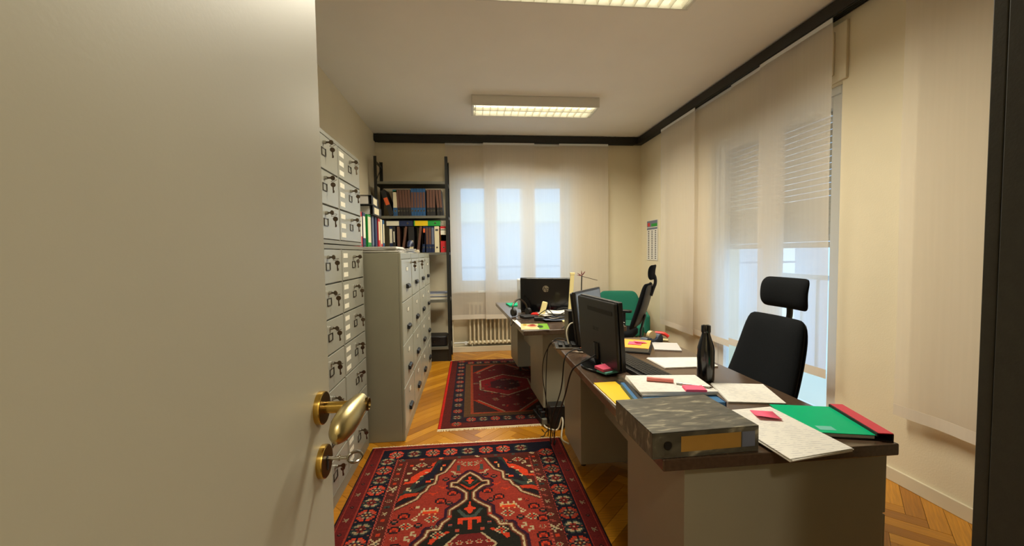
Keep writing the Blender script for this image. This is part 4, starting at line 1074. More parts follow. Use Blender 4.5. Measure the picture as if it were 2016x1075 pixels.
def office_chair(label, loc, rz):
    t = thing('office_chair', label, 'office chair', (loc[0], loc[1], 0), rz, 'black swivel chairs with headrests')
    for k in range(5):
        a = 2*PI*k/5+0.3
        bm = BM(); tube(bm, [(0.03*math.cos(a), 0.03*math.sin(a), 0.10), (0.29*math.cos(a), 0.29*math.sin(a), 0.075)], 0.02, 8, 1, radii=[0.026, 0.017]); sp = obj('base_spoke', bm, 'chair_shell', t, smooth=True)
        bm = BM(); x, y = 0.29*math.cos(a), 0.29*math.sin(a)
        for s in (-1, 1): cyl(bm, (x-s*0.008*math.sin(a), y+s*0.008*math.cos(a), 0.028), (x-s*0.024*math.sin(a), y+s*0.024*math.cos(a), 0.028), 0.028, n=16)
        cyl(bm, (x, y, 0.03), (x, y, 0.08), 0.008, n=8); obj('caster', bm, 'rubber', sp, smooth=True)
    bm = BM(); cyl(bm, (0, 0, 0.085), (0, 0, 0.26), 0.028, n=16); cyl(bm, (0, 0, 0.26), (0, 0, 0.40), 0.016, n=14); obj('gas_column', bm, 'chair_shell', t, smooth=True)
    bm = BM(); prism(bm, rrect(0.48, 0.46, 0.10), 0.41, 0.49); obj('seat', bm, 'chair_fabric', t, 0.025, seg=3)
    bm = BM(); prism(bm, rrect(0.24, 0.30, 0.05), 0.385, 0.415); obj('mechanism', bm, 'chair_shell', t, 0.006)
    bm = BM(); tube(bm, [(0, 0.10, 0.395), (0, 0.27, 0.40), (0, 0.29, 0.50), (0, 0.335, 0.66)], 0.022, 10, 5, flat=0.5); obj('back_bar', bm, 'chair_shell', t, smooth=True)
    recl = 0.30
    o = obj('backrest', pad(0.50, 0.375, 0.52, 0.995, 0.07, 0.020, recl=recl, bulge=0.010, roundness=0.05), 'chair_fabric', t, subsurf=1, loc=(0, 0.235, 0))
    o.location = (0, 0.235, 0)
    o = obj('back_shell', pad(0.47, 0.37, 0.545, 0.98, 0.02, 0.022, recl=recl, bulge=0.012), 'chair_shell', t, subsurf=1, loc=(0, 0.273, 0))
    h = obj('headrest', pad(0.305, 0.305, 1.028, 1.182, 0.040, -0.0, recl=0.10, bulge=0.012), 'chair_fabric', t, subsurf=1, loc=(0, 0.385, 0))
    me = h.data
    for v in me.vertices:
        u = v.co.x/0.14; v.co.y -= 0.012*u*u; s = (v.co.z-1.11)/0.075; v.co.y += 0.026*s*s
    bm = BM(); tube(bm, [(0, 0.39, 0.86), (0, 0.412, 0.93), (0, 0.432, 0.99), (0, 0.43, 1.05), (0, 0.41, 1.09)], 0.016, 10, 5, flat=0.6); bx(bm, -0.03, 0.03, 0.36, 0.40, 0.87, 0.96)
    obj('headrest_stem', bm, 'chair_shell', t, smooth=True)
    for s in (-1, 1):
        bm = BM(); tube(bm, [(s*0.22, 0.05, 0.40), (s*0.285, 0.05, 0.42), (s*0.29, 0.05, 0.63)], 0.015, 8, 4, flat=1.5); a = obj('armrest_post', bm, 'chair_shell', t, smooth=True)
        bm = BM(); prism(bm, rrect(0.075, 0.25, 0.03, cx=s*0.29, cy=0.01), 0.625, 0.655); obj('armrest_pad', bm, 'chair_shell', t, 0.008)
    return t
office_chair('black office chair with headrest in front of the balcony window', (1.140, 1.862), math.radians(-90))
office_chair('black office chair seen sideways by the far desk', (1.535, 4.27), math.radians(-124))

# ------------------------------------------------------------------ green armchair
ga = thing('green_armchair', 'green upholstered armchair in the far right corner', 'armchair', (1.86, 4.92, 0), math.radians(-14))
bm = BM(); prism(bm, rrect(0.50, 0.50, 0.06), 0.30, 0.43); obj('seat', bm, 'green_fabric', ga, 0.03, seg=3)
o = obj('backrest', pad(0.56, 0.52, 0.40, 0.805, 0.08, 0.05, recl=0.22, bulge=0.0, roundness=0.20), 'green_fabric', ga, subsurf=1, loc=(0, 0.25, 0))
for s in (-1, 1):
    bm = BM(); P = []
    prof = [(-0.26, 0.34), (-0.25, 0.56), (-0.10, 0.585), (0.10, 0.62), (0.26, 0.70), (0.31, 0.72), (0.27, 0.34)]
    prism(bm, prof, s*0.245, s*0.315, Matrix(((0, 0, 1, 0), (1, 0, 0, 0), (0, 1, 0, 0), (0, 0, 0, 1)))); obj('armrest', bm, 'green_fabric', ga, 0.025, seg=3)
for x in (-0.22, 0.22):
    for y in (-0.2, 0.22):
        bm = BM(); cyl(bm, (x, y, 0.30), (x*1.08, y*1.05, 0.0), 0.016, 0.011, 12); obj('leg', bm, 'chair_shell', ga, smooth=True)

# ------------------------------------------------------------------ monitors (screen faces local -y, base stands at the origin)
def monitor(name, label, loc, rz, w, h, zb, lean, m_back='monitor_black', screen='screen_off', base=(0.24, 0.19), slot=False, round_base=True, group=None):
    t = thing(name, label, 'monitor', loc, rz, group)
    P = T((0, 0.0, zb)) @ RX(-lean)
    bm = BM(); prism(bm, rrect(w, h, 0.008, cy=h/2), -0.012, 0.010, P @ RX(PI/2) ); b = obj('screen_housing', bm, m_back, t, 0.004)
    bm = BM()
    prof = rrect(w*0.985, h*0.975, 0.012, cy=h/2)
    prism(bm, prof, -0.030, -0.012, P @ RX(PI/2)); obj('back_cover', bm, m_back, t, 0.012, seg=3)
    bm = BM(); prism(bm, rrect(w-0.03, h-0.034, 0.003, cy=h/2+0.003), 0.010, 0.0106, P @ RX(PI/2)); obj('screen', bm, screen, t)
    if slot:
        bm = BM(); prism(bm, rrect(w*0.62, 0.022, 0.008, cx=-0.05, cy=h*0.83), -0.0318, -0.0298, P @ RX(PI/2)); obj('vent_slot', bm, 'rubber', t)
    bm = BM(); tube(bm, [(0, 0.02, 0.008), (0, 0.035, zb*0.6+0.03), (0, 0.038, zb+0.10)], 0.024, 10, 4, flat=0.5); obj('stand_neck', bm, 'monitor_gloss', t, smooth=True)
    bm = BM()
    if round_base:
        poly = [(base[0]/2*math.cos(a), base[1]/2*math.sin(a)) for a in np.linspace(0, 2*PI, 41)[:-1]]
    else: poly = rrect(base[0], base[1], 0.02)
    prism(bm, poly, 0.0, 0.012); obj('stand_base', bm, 'monitor_gloss', t, 0.004)
    return t, P
t, P = monitor('computer_monitor', 'black monitor with its back to the camera on the near desk', (0.655, 1.975, ZD), math.radians(98), 0.43, 0.325, 0.028, 0.06, slot=True, base=(0.27, 0.22))
Pm = P @ RX(PI/2)
mk = text('maker_mark', 'acer', 0.040, 'binder_black', t, (0, 0, 0), (0, 0, 0), 0.0004)
mk.matrix_local = P @ T((0.0, 0.0302, 0.175)) @ RZ(PI) @ RX(PI/2)
monitor('computer_monitor', 'second near desk monitor with its grey screen turned to the chair', (0.775, 2.545, ZD), math.radians(52), 0.43, 0.33, 0.012, 0.12, base=(0.20, 0.16), round_base=False)
t, P = monitor('computer_monitor', 'black monitor with round silver logo on the far desk', (0.695, 3.72, ZD2), math.radians(157), 0.50, 0.315, 0.022, 0.03, m_back='monitor_gloss', base=(0.24, 0.18), round_base=False)
bm = BM(); lathe(bm, [(0.030, 0.0), (0.030, 0.0012)], 40); lg = obj('logo_disc', bm, 'steel', t, smooth=True); lg.matrix_local = P @ T((0.0, 0.0300, 0.215)) @ RX(-PI/2)
lt = text('logo_letters', 'hp', 0.058, 'monitor_gloss', lg, (0, 0, 0), (0, 0, 0), 0.0005, shear=0.25); lt.matrix_local = T((0.0, 0.002, 0.0016)) @ RZ(PI)
lt.matrix_local = T((0, 0, 0.0016)) @ RZ(PI) @ T((0, -0.001, 0))
box('lower_band', 'monitor_black', t, -0.25, 0.25, 0.012, 0.016, 0.028, 0.125)
t, P = monitor('computer_monitor', 'pale screen standing behind the logo monitor', (0.575, 3.93, ZD2), math.radians(165), 0.26, 0.300, 0.02, 0.03, m_back='frame_white', base=(0.18, 0.15), round_base=False)

# ------------------------------------------------------------------ things on the near desk
def sheet_poly(name, label, pts, z0, z1, m, cat, group=None, bevel=0.0):
    bm = BM(); cx = sum(p[0] for p in pts)/len(pts); cy = sum(p[1] for p in pts)/len(pts)
    prism(bm, [(p[0]-cx, p[1]-cy) for p in pts], 0, z1-z0)
    o = obj(name, bm, m, None, bevel, loc=(cx, cy, z0)); return tag(o, label, cat, group)
def quad(cx, cy, w, d, a):
    c_, s_ = math.cos(a), math.sin(a)
    return [(cx+x*c_-y*s_, cy+x*s_+y*c_) for x, y in ((-w/2, -d/2), (w/2, -d/2), (w/2, d/2), (-w/2, d/2))]

# marbled lever arch file lying at the desk corner, spine toward the camera
lf = thing('lever_arch_file', 'grey marbled lever arch file lying on the near desk corner', 'binder', (0.4915, 1.060, ZD), math.radians(2.0))
bm = BM(); bx(bm, 0, 0.325, 0, 0.262, 0.0, 0.003); bx(bm, 0, 0.325, 0, 0.262, 0.072, 0.075); bx(bm, 0, 0.325, 0, 0.003, 0.003, 0.072)
obj('cover', bm, 'marbled_board', lf, 0.0012, seg=1)
box('paper_block', 'paper', lf, 0.012, 0.315, 0.03, 0.252, 0.004, 0.060)
box('edge_board', 'marbled_board', lf, 0.0, 0.003, 0.003, 0.262, 0.003, 0.072)
box('spine_label', 'amber_label', lf, 0.085, 0.268, -0.0012, 0, 0.016, 0.060); box('spine_label', 'binder_grey', lf, 0.272, 0.312, -0.0012, 0, 0.016, 0.060)
bm = BM(); lathe(bm, [(0.0125, 0), (0.0125, 0.0016), (0.008, 0.0016)], 20, T((0.045, 0, 0.037)) @ RX(PI/2)); obj('finger_ring', bm, 'dark_steel', lf, smooth=True)
bm = BM(); lathe(bm, [(0.0105, 0.001), (0.0105, 0.002)], 20, T((0.045, 0, 0.037)) @ RX(PI/2)); obj('finger_hole', bm, 'rubber', lf)
# blue folder with papers
bf = thing('blue_folder', 'blue folder under the pinned papers on the near desk', 'folder', (0.765, 1.50, ZD), math.radians(-6))
box('cover', 'blue_card', bf, -0.16, 0.16, -0.115, 0.125, 0.0, 0.028, 0.003); box('elastic_strap', 'binder_black', bf, -0.145, -0.125, -0.116, 0.126, 0.028, 0.0292)
box('spine_edge', 'dark_blue', bf, 0.16, 0.163, -0.115, 0.125, 0.0, 0.028)
ps = thing('document_pile', 'thick white document pile on the blue folder', 'papers', (0.79, 1.555, ZD+0.0295), math.radians(-5))
prn = random.Random(6)
for i in range(5):
    bm = BM(); bx(bm, -0.148, 0.148, -0.105, 0.105, i*0.0032, i*0.0032+0.003, RZ(prn.uniform(-0.04, 0.04))); obj('sheet', bm, 'printed_sheet' if i == 4 else 'paper', ps)
ZP = ZD+0.0295+0.0162
hl = thing('highlighter_pen', 'salmon pink highlighter pen lying on the white documents', 'pen', (0.775, 1.565, ZP+0.009), math.radians(-24))
bm = BM(); cyl(bm, (-0.045, 0, 0), (0.035, 0, 0), 0.0085, n=12); obj('barrel', bm, 'highlighter', hl, smooth=True)
bm = BM(); cyl(bm, (-0.068, 0, 0), (-0.045, 0, 0), 0.0092, n=12); obj('cap', bm, 'highlighter', hl, smooth=True)
pn = thing('ballpoint_pen', 'thin grey ballpoint pen across the white documents', 'pen', (0.86, 1.50, ZP+0.0045), math.radians(-32))
bm = BM(); cyl(bm, (-0.06, 0, 0), (0.06, 0, 0), 0.004, n=10); obj('barrel', bm, 'steel', pn, smooth=True)
bm = BM(); cyl(bm, (0.06, 0, 0), (0.072, 0, 0), 0.004, 0.0012, n=10); obj('tip', bm, 'dark_steel', pn, smooth=True)
pp = thing('sticky_note_pad', 'pink sticky note pad at the edge of the white documents', 'sticky notes', (0.845, 1.462, ZP), math.radians(-12))
box('note_block', 'pink_note', pp, -0.038, 0.038, -0.026, 0.026, 0.0, 0.008); box('top_note', 'pink_note', pp, -0.036, 0.036, -0.026, 0.027, 0.0082, 0.0088)
# yellow folder by the left edge
yf = thing('yellow_folder', 'yellow folder by the left edge of the near desk', 'folder', (0.573, 1.58, ZD), math.radians(2))
box('lower_sheet', 'paper', yf, -0.05, 0.05, -0.125, 0.12, 0.0, 0.006); box('cover', 'yellow_card', yf, -0.046, 0.052, -0.12, 0.125, 0.006, 0.011)
box('black_folder', 'binder_black', yf, 0.053, 0.085, -0.13, 0.12, 0.0, 0.012)
# loose sheets
def loose(label, pts, z, n, seed, printed_top=True, group='loose sheets on the near desk'):
    cx = sum(p[0] for p in pts)/4; cy = sum(p[1] for p in pts)/4
    t = thing('loose_papers', label, 'papers', (cx, cy, z), 0, group); rng = random.Random(seed)
    for i in range(n):
        bm = BM(); M = T((rng.uniform(-0.004, 0.004), rng.uniform(-0.004, 0.004), i*0.0028)) @ RZ(rng.uniform(-0.02, 0.02))
        prism(bm, [(p[0]-cx, p[1]-cy) for p in pts], 0, 0.0026, M); obj('sheet', bm, 'printed_sheet' if (i == n-1 and printed_top) else 'paper', t)
    return t
loose('white printed sheets beside the bottle, between documents and chair', [(0.965, 1.43), (1.165, 1.385), (1.235, 1.60), (1.03, 1.645)], ZD, 2, 1)
loose('white papers hanging over the near desk edge with pink note', [(0.845, 0.985), (1.062, 1.02), (1.055, 1.335), (0.835, 1.318)], ZD+0.006, 4, 2)
loose('printed sheets lying behind the bottle on the near desk', [(0.945, 1.895), (1.215, 1.885), (1.225, 2.06), (0.935, 2.09)], ZD, 2, 3)
sheet_poly('grey_writing_pad', 'light grey writing pad by the far right desk corner', quad(1.165, 2.33, 0.15, 0.20, -0.35), ZD, ZD+0.006, 'binder_grey', 'pad').data.materials[0] = mat('pad_grey', (196, 194, 194), 0.5)
nt_ = thing('sticky_note', 'single curled pink sticky note on the hanging papers', 'sticky notes', (0.985, 1.262, ZD+0.0176), math.radians(-18))
bm = BM(); g = []
for j in range(7):
    v = j/6; row = []
    for i in range(2): row.append(bm.verts.new((-0.036+0.072*i, -0.04+0.08*v, 0.0005+0.012*(1-v)**3*(0.4+0.6*(1-i)))))
    g.append(row)
for a, b in zip(g, g[1:]): bm.faces.new((a[0], a[1], b[1], b[0]))
o = obj('note', bm, 'pink_note', nt_, smooth=True); so = o.modifiers.new('solid', 'SOLIDIFY'); so.thickness = 0.0006
# green report with red spine
gr = thing('green_report', 'green covered report with red binding strip on the desk corner', 'report', (1.155, 1.222, ZD), math.radians(-15))
box('pages', 'paper', gr, -0.105, 0.085, -0.112, 0.112, 0.0, 0.012); box('cover', 'green_card', gr, -0.112, 0.088, -0.115, 0.115, 0.0125, 0.0145)
box('back_cover', 'binder_black', gr, -0.10, 0.13, -0.118, 0.118, -0.0, 0.002)
sp_ = box('binding_strip', 'red_card', gr, 0.090, 0.130, -0.12, 0.12, 0.021, 0.0235); box('strip_edge', 'binder_black', sp_, 0.127, 0.131, -0.12, 0.12, 0.0, 0.021); box('strip_fold', 'binder_black', sp_, 0.086, 0.090, -0.12, 0.12, 0.012, 0.0225)
box('title_window', 'aqua_note', gr, -0.055, -0.008, -0.095, -0.065, 0.0145, 0.0149)
# bottle
bo = thing('steel_bottle', 'glossy black drinking bottle standing on the near desk', 'bottle', (1.035, 1.70, ZD))
bm = BM(); lathe(bm, [(0.030, 0.0), (0.0355, 0.004), (0.0362, 0.02), (0.0362, 0.135), (0.0345, 0.150), (0.030, 0.168), (0.0235, 0.188), (0.019, 0.203), (0.0172, 0.212), (0.0172, 0.216)], 36); obj('body', bm, 'bottle_steel', bo, smooth=True)
bm = BM(); lathe(bm, [(0.0190, 0.216), (0.0198, 0.219), (0.0198, 0.243), (0.0185, 0.248), (0.012, 0.250)], 36); obj('cap', bm, 'bottle_steel', bo, smooth=True)
bm = BM(); lathe(bm, [(0.0125, 0.2495), (0.0125, 0.2515), (0.006, 0.2518)], 24); obj('cap_disc', bm, 'steel', bo, smooth=True)
# keyboard
kb = thing('keyboard', 'black computer keyboard in front of the near monitor', 'keyboard', (0.805, 1.935, ZD), math.radians(97))
bm = BM(); prism(bm, [(-0.075, 0), (0.075, 0), (0.075, 0.020), (-0.075, 0.012)], -0.22, 0.22, Matrix(((0, 0, 1, 0), (1, 0, 0, 0), (0, 1, 0, 0), (0, 0, 0, 1)))); obj('case', bm, 'monitor_black', kb, 0.003)
key = None
for r in range(6):
    for c_ in range(20):
        y = -0.058+r*0.0205; x = -0.203+c_*0.0214; z = 0.0135+(y+0.075)/0.15*0.008
        if key is None:
            bm = BM(); prism(bm, rrect(0.0175, 0.0165, 0.003, 2), 0, 0.006); key = obj('key', bm, 'rubber', kb, loc=(x, y, z)); key.data.materials[0] = MATS['chair_shell']
        else: shared(key, 'key', kb, (x, y, z))
# notebook pile, tape dispenser, stapler
on = thing('notebook_stack', 'orange topped notebooks with pink note behind the monitor', 'notebooks', (0.965, 2.325, ZD), math.radians(-28))
box('notebook', 'binder_black', on, -0.085, 0.095, -0.125, 0.105, 0.0, 0.008); nbk = box('notebook', 'paper', on, -0.085, 0.085, -0.11, 0.11, 0.0085, 0.028); box('cover', 'orange_card', nbk, -0.087, 0.087, -0.112, 0.112, 0.028, 0.0305)
box('pink_note', 'pink_note', on, -0.035, 0.04, -0.04, 0.035, 0.031, 0.034)
bm = BM(); bx(bm, -0.035, 0.035, -0.02, 0.02, 0.0, 0.002, T((0.03, 0.02, 0.036)) @ RZ(0.6) @ RY(0.15)); obj('pink_note', bm, 'pink_note', on)
td = thing('tape_dispenser', 'blue grey desk tape dispenser with a cream roll', 'tape dispenser', (1.135, 2.47, ZD), math.radians(20))
prof = [(-0.075, 0), (0.075, 0), (0.075, 0.015), (0.055, 0.035), (0.02, 0.032), (0.005, 0.020), (-0.02, 0.022), (-0.045, 0.050), (-0.062, 0.052), (-0.075, 0.03)]
bm = BM(); prism(bm, [(-x, z) for x, z in prof], -0.028, 0.028, RX(PI/2)); obj('body', bm, 'navy_plastic', td, 0.004)
bm = BM(); lathe(bm, [(0.015, -0.012), (0.030, -0.012), (0.030, 0.012), (0.015, 0.012)], 28, T((0.0, 0, 0.044)) @ RX(PI/2)); obj('tape_roll', bm, 'tape_roll', td, smooth=True)
st = thing('stapler', 'red and cream stapler near the far right desk corner', 'stapler', (1.212, 2.52, ZD), math.radians(-35))
box('base', 'cream_plastic', st, -0.06, 0.06, -0.018, 0.018, 0.0, 0.012, 0.004)
bm = BM(); tube(bm, [(-0.055, 0, 0.028), (-0.02, 0, 0.046), (0.03, 0, 0.044), (0.058, 0, 0.026)], 0.014, 10, 5, flat=0.8); obj('arm', bm, 'red_plastic', st, smooth=True)
# sticky notes on the monitor foot
t = thing('sticky_note_pad', 'pink and aqua sticky notes on the foot of the near monitor', 'sticky notes', (0.628, 1.845, ZD+0.0125), math.radians(25))
box('aqua_block', 'aqua_note', t, -0.035, 0.045, -0.035, 0.03, 0.0, 0.008); bm = BM(); bx(bm, -0.038, 0.038, -0.03, 0.03, 0.0, 0.012, T((0.0, 0.012, 0.012)) @ RX(0.10)); obj('pink_block', bm, 'pink_note', t)
# small black box computer and tray by the far left corner
pc = thing('mini_computer', 'small black upright computer behind the near monitors', 'computer', (0.645, 2.59, ZD), math.radians(4))
box('case', 'monitor_black', pc, -0.03, 0.07, -0.045, 0.04, 0.0, 0.205, 0.003); box('side_plate', 'dark_steel', pc, -0.034, -0.03, -0.045, 0.04, 0.004, 0.205); box('front_port', 'rubber', pc, 0.0, 0.03, -0.0465, -0.045, 0.03, 0.06)
tr_ = thing('connector_tray', 'flat metal cable tray at the far left corner of the near desk', 'tray', (0.578, 2.445, ZD), math.radians(-8))
box('plate', 'dark_steel', tr_, -0.07, 0.075, -0.08, 0.08, 0.0, 0.008, 0.002)
for x in (-0.04, 0.0, 0.04): box('socket', 'rubber', tr_, x-0.012, x+0.012, -0.05, 0.05, 0.008, 0.022, 0.002)
hb_ = thing('usb_hub', 'small black hub with orange plug beneath the grey screen', 'hub', (0.655, 2.30, ZD), math.radians(30))
box('case', 'monitor_black', hb_, -0.045, 0.045, -0.02, 0.02, 0, 0.016, 0.003); box('orange_plug', 'orange_label', hb_, -0.03, 0.0, -0.012, 0.012, 0.016, 0.026, 0.003); box('label', 'aqua_note', hb_, 0.012, 0.035, -0.0205, -0.02, 0.002, 0.014)

# ------------------------------------------------------------------ things on the far desk
mg = thing('magazine', 'glossy magazine with green cover picture on the far desk', 'magazine', (0.475, 3.06, ZD2), math.radians(-6))
box('pages', 'paper', mg, -0.105, 0.105, -0.125, 0.125, 0, 0.006)
nx, ny = 42, 50
bm = BM(); cv = np.zeros((ny, nx, 3)); rgm = np.random.RandomState(3)
yy, xx = np.mgrid[0:ny, 0:nx]; xx = xx/nx; yy = yy/ny
cv[:] = col(222, 206, 150); cv[(xx > 0.62)] = col(120, 176, 50); cv[(xx-0.70)**2/0.012+(yy-0.45)**2/0.05 < 1] = col(44, 70, 40)
cv[(xx-0.40)**2/0.03+(yy-0.60)**2/0.05 < 1] = col(206, 130, 100); cv[(xx-0.42)**2/0.012+(yy-0.72)**2/0.02 < 1] = col(150, 50, 44); cv[(xx-0.22)**2/0.01+(yy-0.35)**2/0.02 < 1] = col(240, 226, 180)
cv[yy > 0.93] = col(60, 90, 50); cv[(xx-0.14)**2/0.006+(yy-0.75)**2/0.03 < 1] = col(196, 160, 70)
vv = [[bm.verts.new((-0.105+0.21*i/nx, -0.125+0.25*j/ny, 0.0065)) for i in range(nx+1)] for j in range(ny+1)]
for j in range(ny):
    for i in range(nx): bm.faces.new((vv[j][i], vv[j][i+1], vv[j+1][i+1], vv[j+1][i]))
o = obj('cover_picture', bm, 'printed_cover', mg)
at = o.data.color_attributes.new('knot', 'FLOAT_COLOR', 'CORNER')
at.data.foreach_set('color', np.repeat(np.concatenate([cv.reshape(-1, 3), np.ones((nx*ny, 1))], 1), 4, axis=0).ravel().astype(np.float32))
sheet_poly('white_sheet', 'white papers along the left edge of the far desk', quad(0.372, 3.20, 0.035, 0.42, 0.07), ZD2, ZD2+0.004, 'paper', 'papers')
sheet_poly('green_pad', 'green pad near the far left corner of the far desk', quad(0.47, 4.42, 0.16, 0.22, 0.1), ZD2, ZD2+0.012, 'green_card', 'pad')
ph = thing('phone_handset', 'cream cordless phone handset standing in its cradle', 'telephone', (0.575, 3.38, ZD2), math.radians(-15))
bm = BM(); bx(bm, -0.05, 0.05, -0.05, 0.06, 0, 0.03); obj('cradle', bm, 'monitor_black', ph, 0.008)
bm = BM(); bx(bm, -0.023, 0.023, -0.012, 0.012, 0.02, 0.16, RX(-0.25) @ RY(0.25)); obj('handset', bm, 'cream_plastic', ph, 0.008, seg=3)
rl = random.Random(12)
def heap(label, cx, cy, n, w, d, seed, mats, cat='papers', spread=0.04):
    t = thing('paper_heap', label, cat, (cx, cy, ZD2), 0, 'paper heaps on the far desk'); rng = random.Random(seed)
    for i in range(n):
        bm = BM(); nx_ = 10; a = rng.uniform(-0.5, 0.5); M = T((rng.uniform(-spread, spread), rng.uniform(-spread, spread), 0.004+i*0.007)) @ RZ(a)
        ph_ = rng.uniform(0, 6); rows = []
        for k in range(nx_+1):
            x = -w/2+w*k/nx_; z = 0.004*math.sin(x*26+ph_)+0.002
            rows.append([bm.verts.new(M @ Vector((x, y, z))) for y in (-d/2, d/2)])
        for p, q in zip(rows, rows[1:]): bm.faces.new((p[0], q[0], q[1], p[1]))
        o = obj('sheet', bm, mats[i % len(mats)], t, smooth=True); so = o.modifiers.new('solid', 'SOLIDIFY'); so.thickness = 0.003; so.offset = 1
    return t
heap('crumpled heap of white papers below the logo monitor', 0.745, 3.40, 9, 0.26, 0.19, 3, ('paper', 'binder_grey', 'paper'))
heap('pile of cream wrappers and papers beside the small computer', 0.86, 3.16, 7, 0.15, 0.11, 5, ('paper_cream', 'cream_plastic', 'paper_cream'), spread=0.03)
heap('white documents at the right side of the far desk', 1.07, 3.09, 5, 0.20, 0.15, 8, ('paper', 'binder_grey'), spread=0.01)
sheet_poly('red_folder', 'red folder sticking out from under the logo monitor', quad(0.60, 3.56, 0.14, 0.10, -0.35), ZD2+0.014, ZD2+0.030, 'red_plastic', 'folder')
sheet_poly('black_pouch', 'flat black pouch on the far desk beside the handset', quad(0.50, 3.52, 0.14, 0.12, 0.25), ZD2, ZD2+0.022, 'leather_black', 'pouch', bevel=0.006)
hs = thing('headphones', 'grey headphones left of the logo monitor', 'headphones', (0.44, 3.62, ZD2), 0.3)
bm = BM(); tube(bm, [(-0.075, 0, 0.02), (-0.07, 0.02, 0.10), (0.0, 0.05, 0.15), (0.07, 0.05, 0.10), (0.08, 0.03, 0.02)], 0.008, 8, 6); obj('headband', bm, 'dark_steel', hs, smooth=True)
for x in (-0.07, 0.075):
    bm = BM(); cyl(bm, (x-0.012, 0.01, 0.036), (x+0.016, 0.015, 0.036), 0.034, n=18); obj('ear_cup', bm, 'monitor_black', hs, smooth=True)
dl_ = thing('desk_lamp', 'upright cream bar of a desk lamp on the far desk', 'desk lamp', (0.790, 3.235, ZD2), 0)
bm = BM(); prism(bm, rrect(0.11, 0.09, 0.02), 0, 0.012); obj('foot', bm, 'cream_plastic', dl_, 0.003)
bm = BM(); bx(bm, -0.016, 0.016, -0.008, 0.008, 0.01, 0.395, RY(0.07)); obj('bar', bm, 'cream_plastic', dl_, 0.003)
bm = BM(); bx(bm, 0.008, 0.048, -0.010, 0.010, 0.385, 0.405); obj('top_cap', bm, 'cream_plastic', dl_, 0.003)
mh = thing('memo_holder', 'dark stem with red petals and a thin rod beside the lamp bar', 'memo holder', (0.90, 3.25, ZD2), 0)
bm = BM(); lathe(bm, [(0.035, 0), (0.035, 0.012), (0.01, 0.016)], 20); obj('foot', bm, 'chair_shell', mh, smooth=True)
bm = BM(); tube(bm, [(0, 0, 0.01), (-0.004, 0, 0.20), (0.0, 0, 0.375)], 0.005, 8, 4); obj('stem', bm, 'chair_shell', mh, smooth=True)
bm = BM(); cyl(bm, (0.0, 0, 0.372), (0.135, 0.01, 0.335), 0.0022, n=8); obj('rod', bm, 'dark_steel', mh, smooth=True)
petal = mat('dark_red', (110, 34, 36), 0.6)
for k, (a, e) in enumerate(((0.2, 0.9), (1.5, 1.1), (2.6, 0.5), (3.4, 0.2), (5.2, 0.6))):
    bm = BM(); dv = Vector((math.cos(a)*math.cos(e), 0.3*math.sin(a), math.sin(e))).normalized(); p = Vector((0, 0, 0.375))
    tube(bm, [p, p+dv*0.02, p+dv*0.045], 0.006, 8, 3, radii=[0.003, 0.009, 0.002], flat=0.4); obj('petal', bm, 'dark_red', mh, smooth=True)
bk = thing('red_book', 'dark red book end standing behind the lamp bar', 'book', (0.875, 3.33, ZD2), 0.1)
box('cover', 'dark_red', bk, -0.02, 0.02, -0.07, 0.07, 0, 0.20, 0.002); box('pages', 'paper_cream', bk, -0.016, 0.016, -0.066, 0.071, 0.003, 0.197)

# ------------------------------------------------------------------ cables, power strip, black box on the floor
def cable(label, pts, r, m='rubber', k=8):
    bm = BM(); tube(bm, pts, r, 7, k); return tag(obj('cable', bm, m, smooth=True), label, 'cable', 'cables')
cable('black cable from the near monitor hanging to the floor', [(0.66, 1.98, ZD+0.10), (0.60, 1.96, ZD+0.06), (0.53, 1.97, ZD+0.02), (0.495, 2.00, ZD-0.03), (0.49, 2.12, 0.55), (0.485, 2.34, 0.30), (0.52, 2.58, 0.06), (0.56, 2.72, 0.018)], 0.0038)
cable('black cable beside it hanging from the orange plug hub', [(0.64, 2.29, ZD+0.022), (0.56, 2.22, ZD+0.03), (0.50, 2.16, ZD+0.0), (0.487, 2.20, 0.56), (0.48, 2.44, 0.28), (0.505, 2.62, 0.05), (0.54, 2.75, 0.018)], 0.0035)
cable('thin dark cables dropping behind the near desk corner', [(0.56, 2.43, ZD+0.03), (0.52, 2.52, ZD+0.02), (0.502, 2.66, ZD-0.06), (0.495, 2.70, 0.48), (0.50, 2.74, 0.25), (0.53, 2.83, 0.012), (0.50, 2.93, 0.01)], 0.0032)
cable('second dark cable loop at the near desk corner', [(0.60, 2.46, ZD+0.03), (0.545, 2.60, ZD+0.015), (0.487, 2.68, ZD-0.10), (0.47, 2.70, 0.50), (0.50, 2.73, 0.30), (0.555, 2.80, 0.02), (0.58, 2.90, 0.01)], 0.003)
cable('white cable running across the floor to the power strip', [(0.535, 3.03, 0.02), (0.53, 2.98, 0.012), (0.56, 2.93, 0.008), (0.62, 2.92, 0.008), (0.645, 2.90, 0.10), (0.645, 2.86, 0.08), (0.62, 2.80, 0.02), (0.61, 2.72, 0.018), (0.64, 2.66, 0.018)], 0.0055, 'white_cable')
cable('pale looped cable standing up from the metal tray', [(0.585, 2.42, ZD+0.02), (0.575, 2.43, ZD+0.09), (0.60, 2.45, ZD+0.135), (0.64, 2.47, ZD+0.14), (0.66, 2.50, ZD+0.11)], 0.0045, 'white_cable')
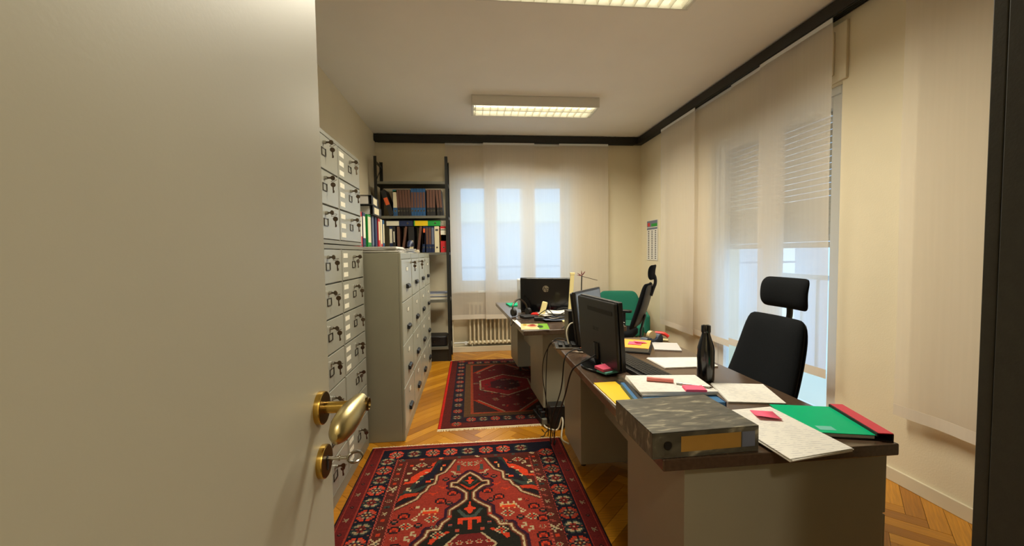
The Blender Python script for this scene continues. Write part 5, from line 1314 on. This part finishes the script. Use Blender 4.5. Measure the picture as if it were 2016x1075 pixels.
cable('grey cable lying on the desk in front of the hub', [(0.53, 2.22, ZD-0.02), (0.535, 2.25, ZD+0.006), (0.60, 2.27, ZD+0.006), (0.68, 2.23, ZD+0.005)], 0.003, 'dark_steel')
cable('black cable tangle looping over the far desk papers', [(0.56, 3.36, ZD2+0.05), (0.62, 3.28, ZD2+0.10), (0.68, 3.25, ZD2+0.05), (0.74, 3.22, ZD2+0.08), (0.80, 3.16, ZD2+0.11), (0.84, 3.12, ZD2+0.05), (0.76, 3.05, ZD2+0.02), (0.70, 2.96, ZD2+0.006)], 0.0035)
cable('black cable hanging from the back of the logo monitor', [(0.72, 3.68, ZD2+0.10), (0.71, 3.60, ZD2+0.03), (0.76, 3.42, ZD2+0.09), (0.82, 3.28, ZD2+0.10), (0.78, 3.14, ZD2+0.06), (0.72, 3.03, ZD2+0.02), (0.66, 2.94, ZD2+0.006)], 0.0035)
cable('thin black cable drooping over the left edge of the far desk', [(0.46, 3.60, ZD2+0.03), (0.40, 3.55, ZD2+0.012), (0.335, 3.50, ZD2-0.004), (0.328, 3.42, ZD2-0.05), (0.36, 3.36, ZD2+0.012), (0.45, 3.34, ZD2+0.01), (0.52, 3.36, ZD2+0.02)], 0.0028)
cable('thin black wires spreading on the floor between the rugs', [(0.575, 2.95, 0.008), (0.52, 2.88, 0.006), (0.50, 2.83, 0.006), (0.47, 2.79, 0.018)], 0.003)
ub = thing('power_supply_box', 'black box standing on the floor beside the far desk', 'box', (0.60, 2.985, 0.012), 0.0)
box('case', 'monitor_black', ub, -0.035, 0.075, -0.06, 0.05, 0, 0.165, 0.004); box('vent', 'rubber', ub, -0.01, 0.05, -0.0615, -0.06, 0.03, 0.12)
pw = thing('power_strip', 'dark power strip with plugs standing on the crimson rug', 'power strip', (0.52, 3.11, 0.0125), 0.15)
box('body', 'monitor_black', pw, -0.025, 0.025, -0.09, 0.12, 0, 0.04, 0.004)
for y in (-0.06, -0.005, 0.05): 
    pg = box('plug', 'chair_shell', pw, -0.016, 0.016, y-0.016, y+0.016, 0.04, 0.085, 0.004)
box('plug', 'shelf_edge', pw, -0.02, 0.02, -0.125, -0.09, 0.005, 0.045, 0.004)
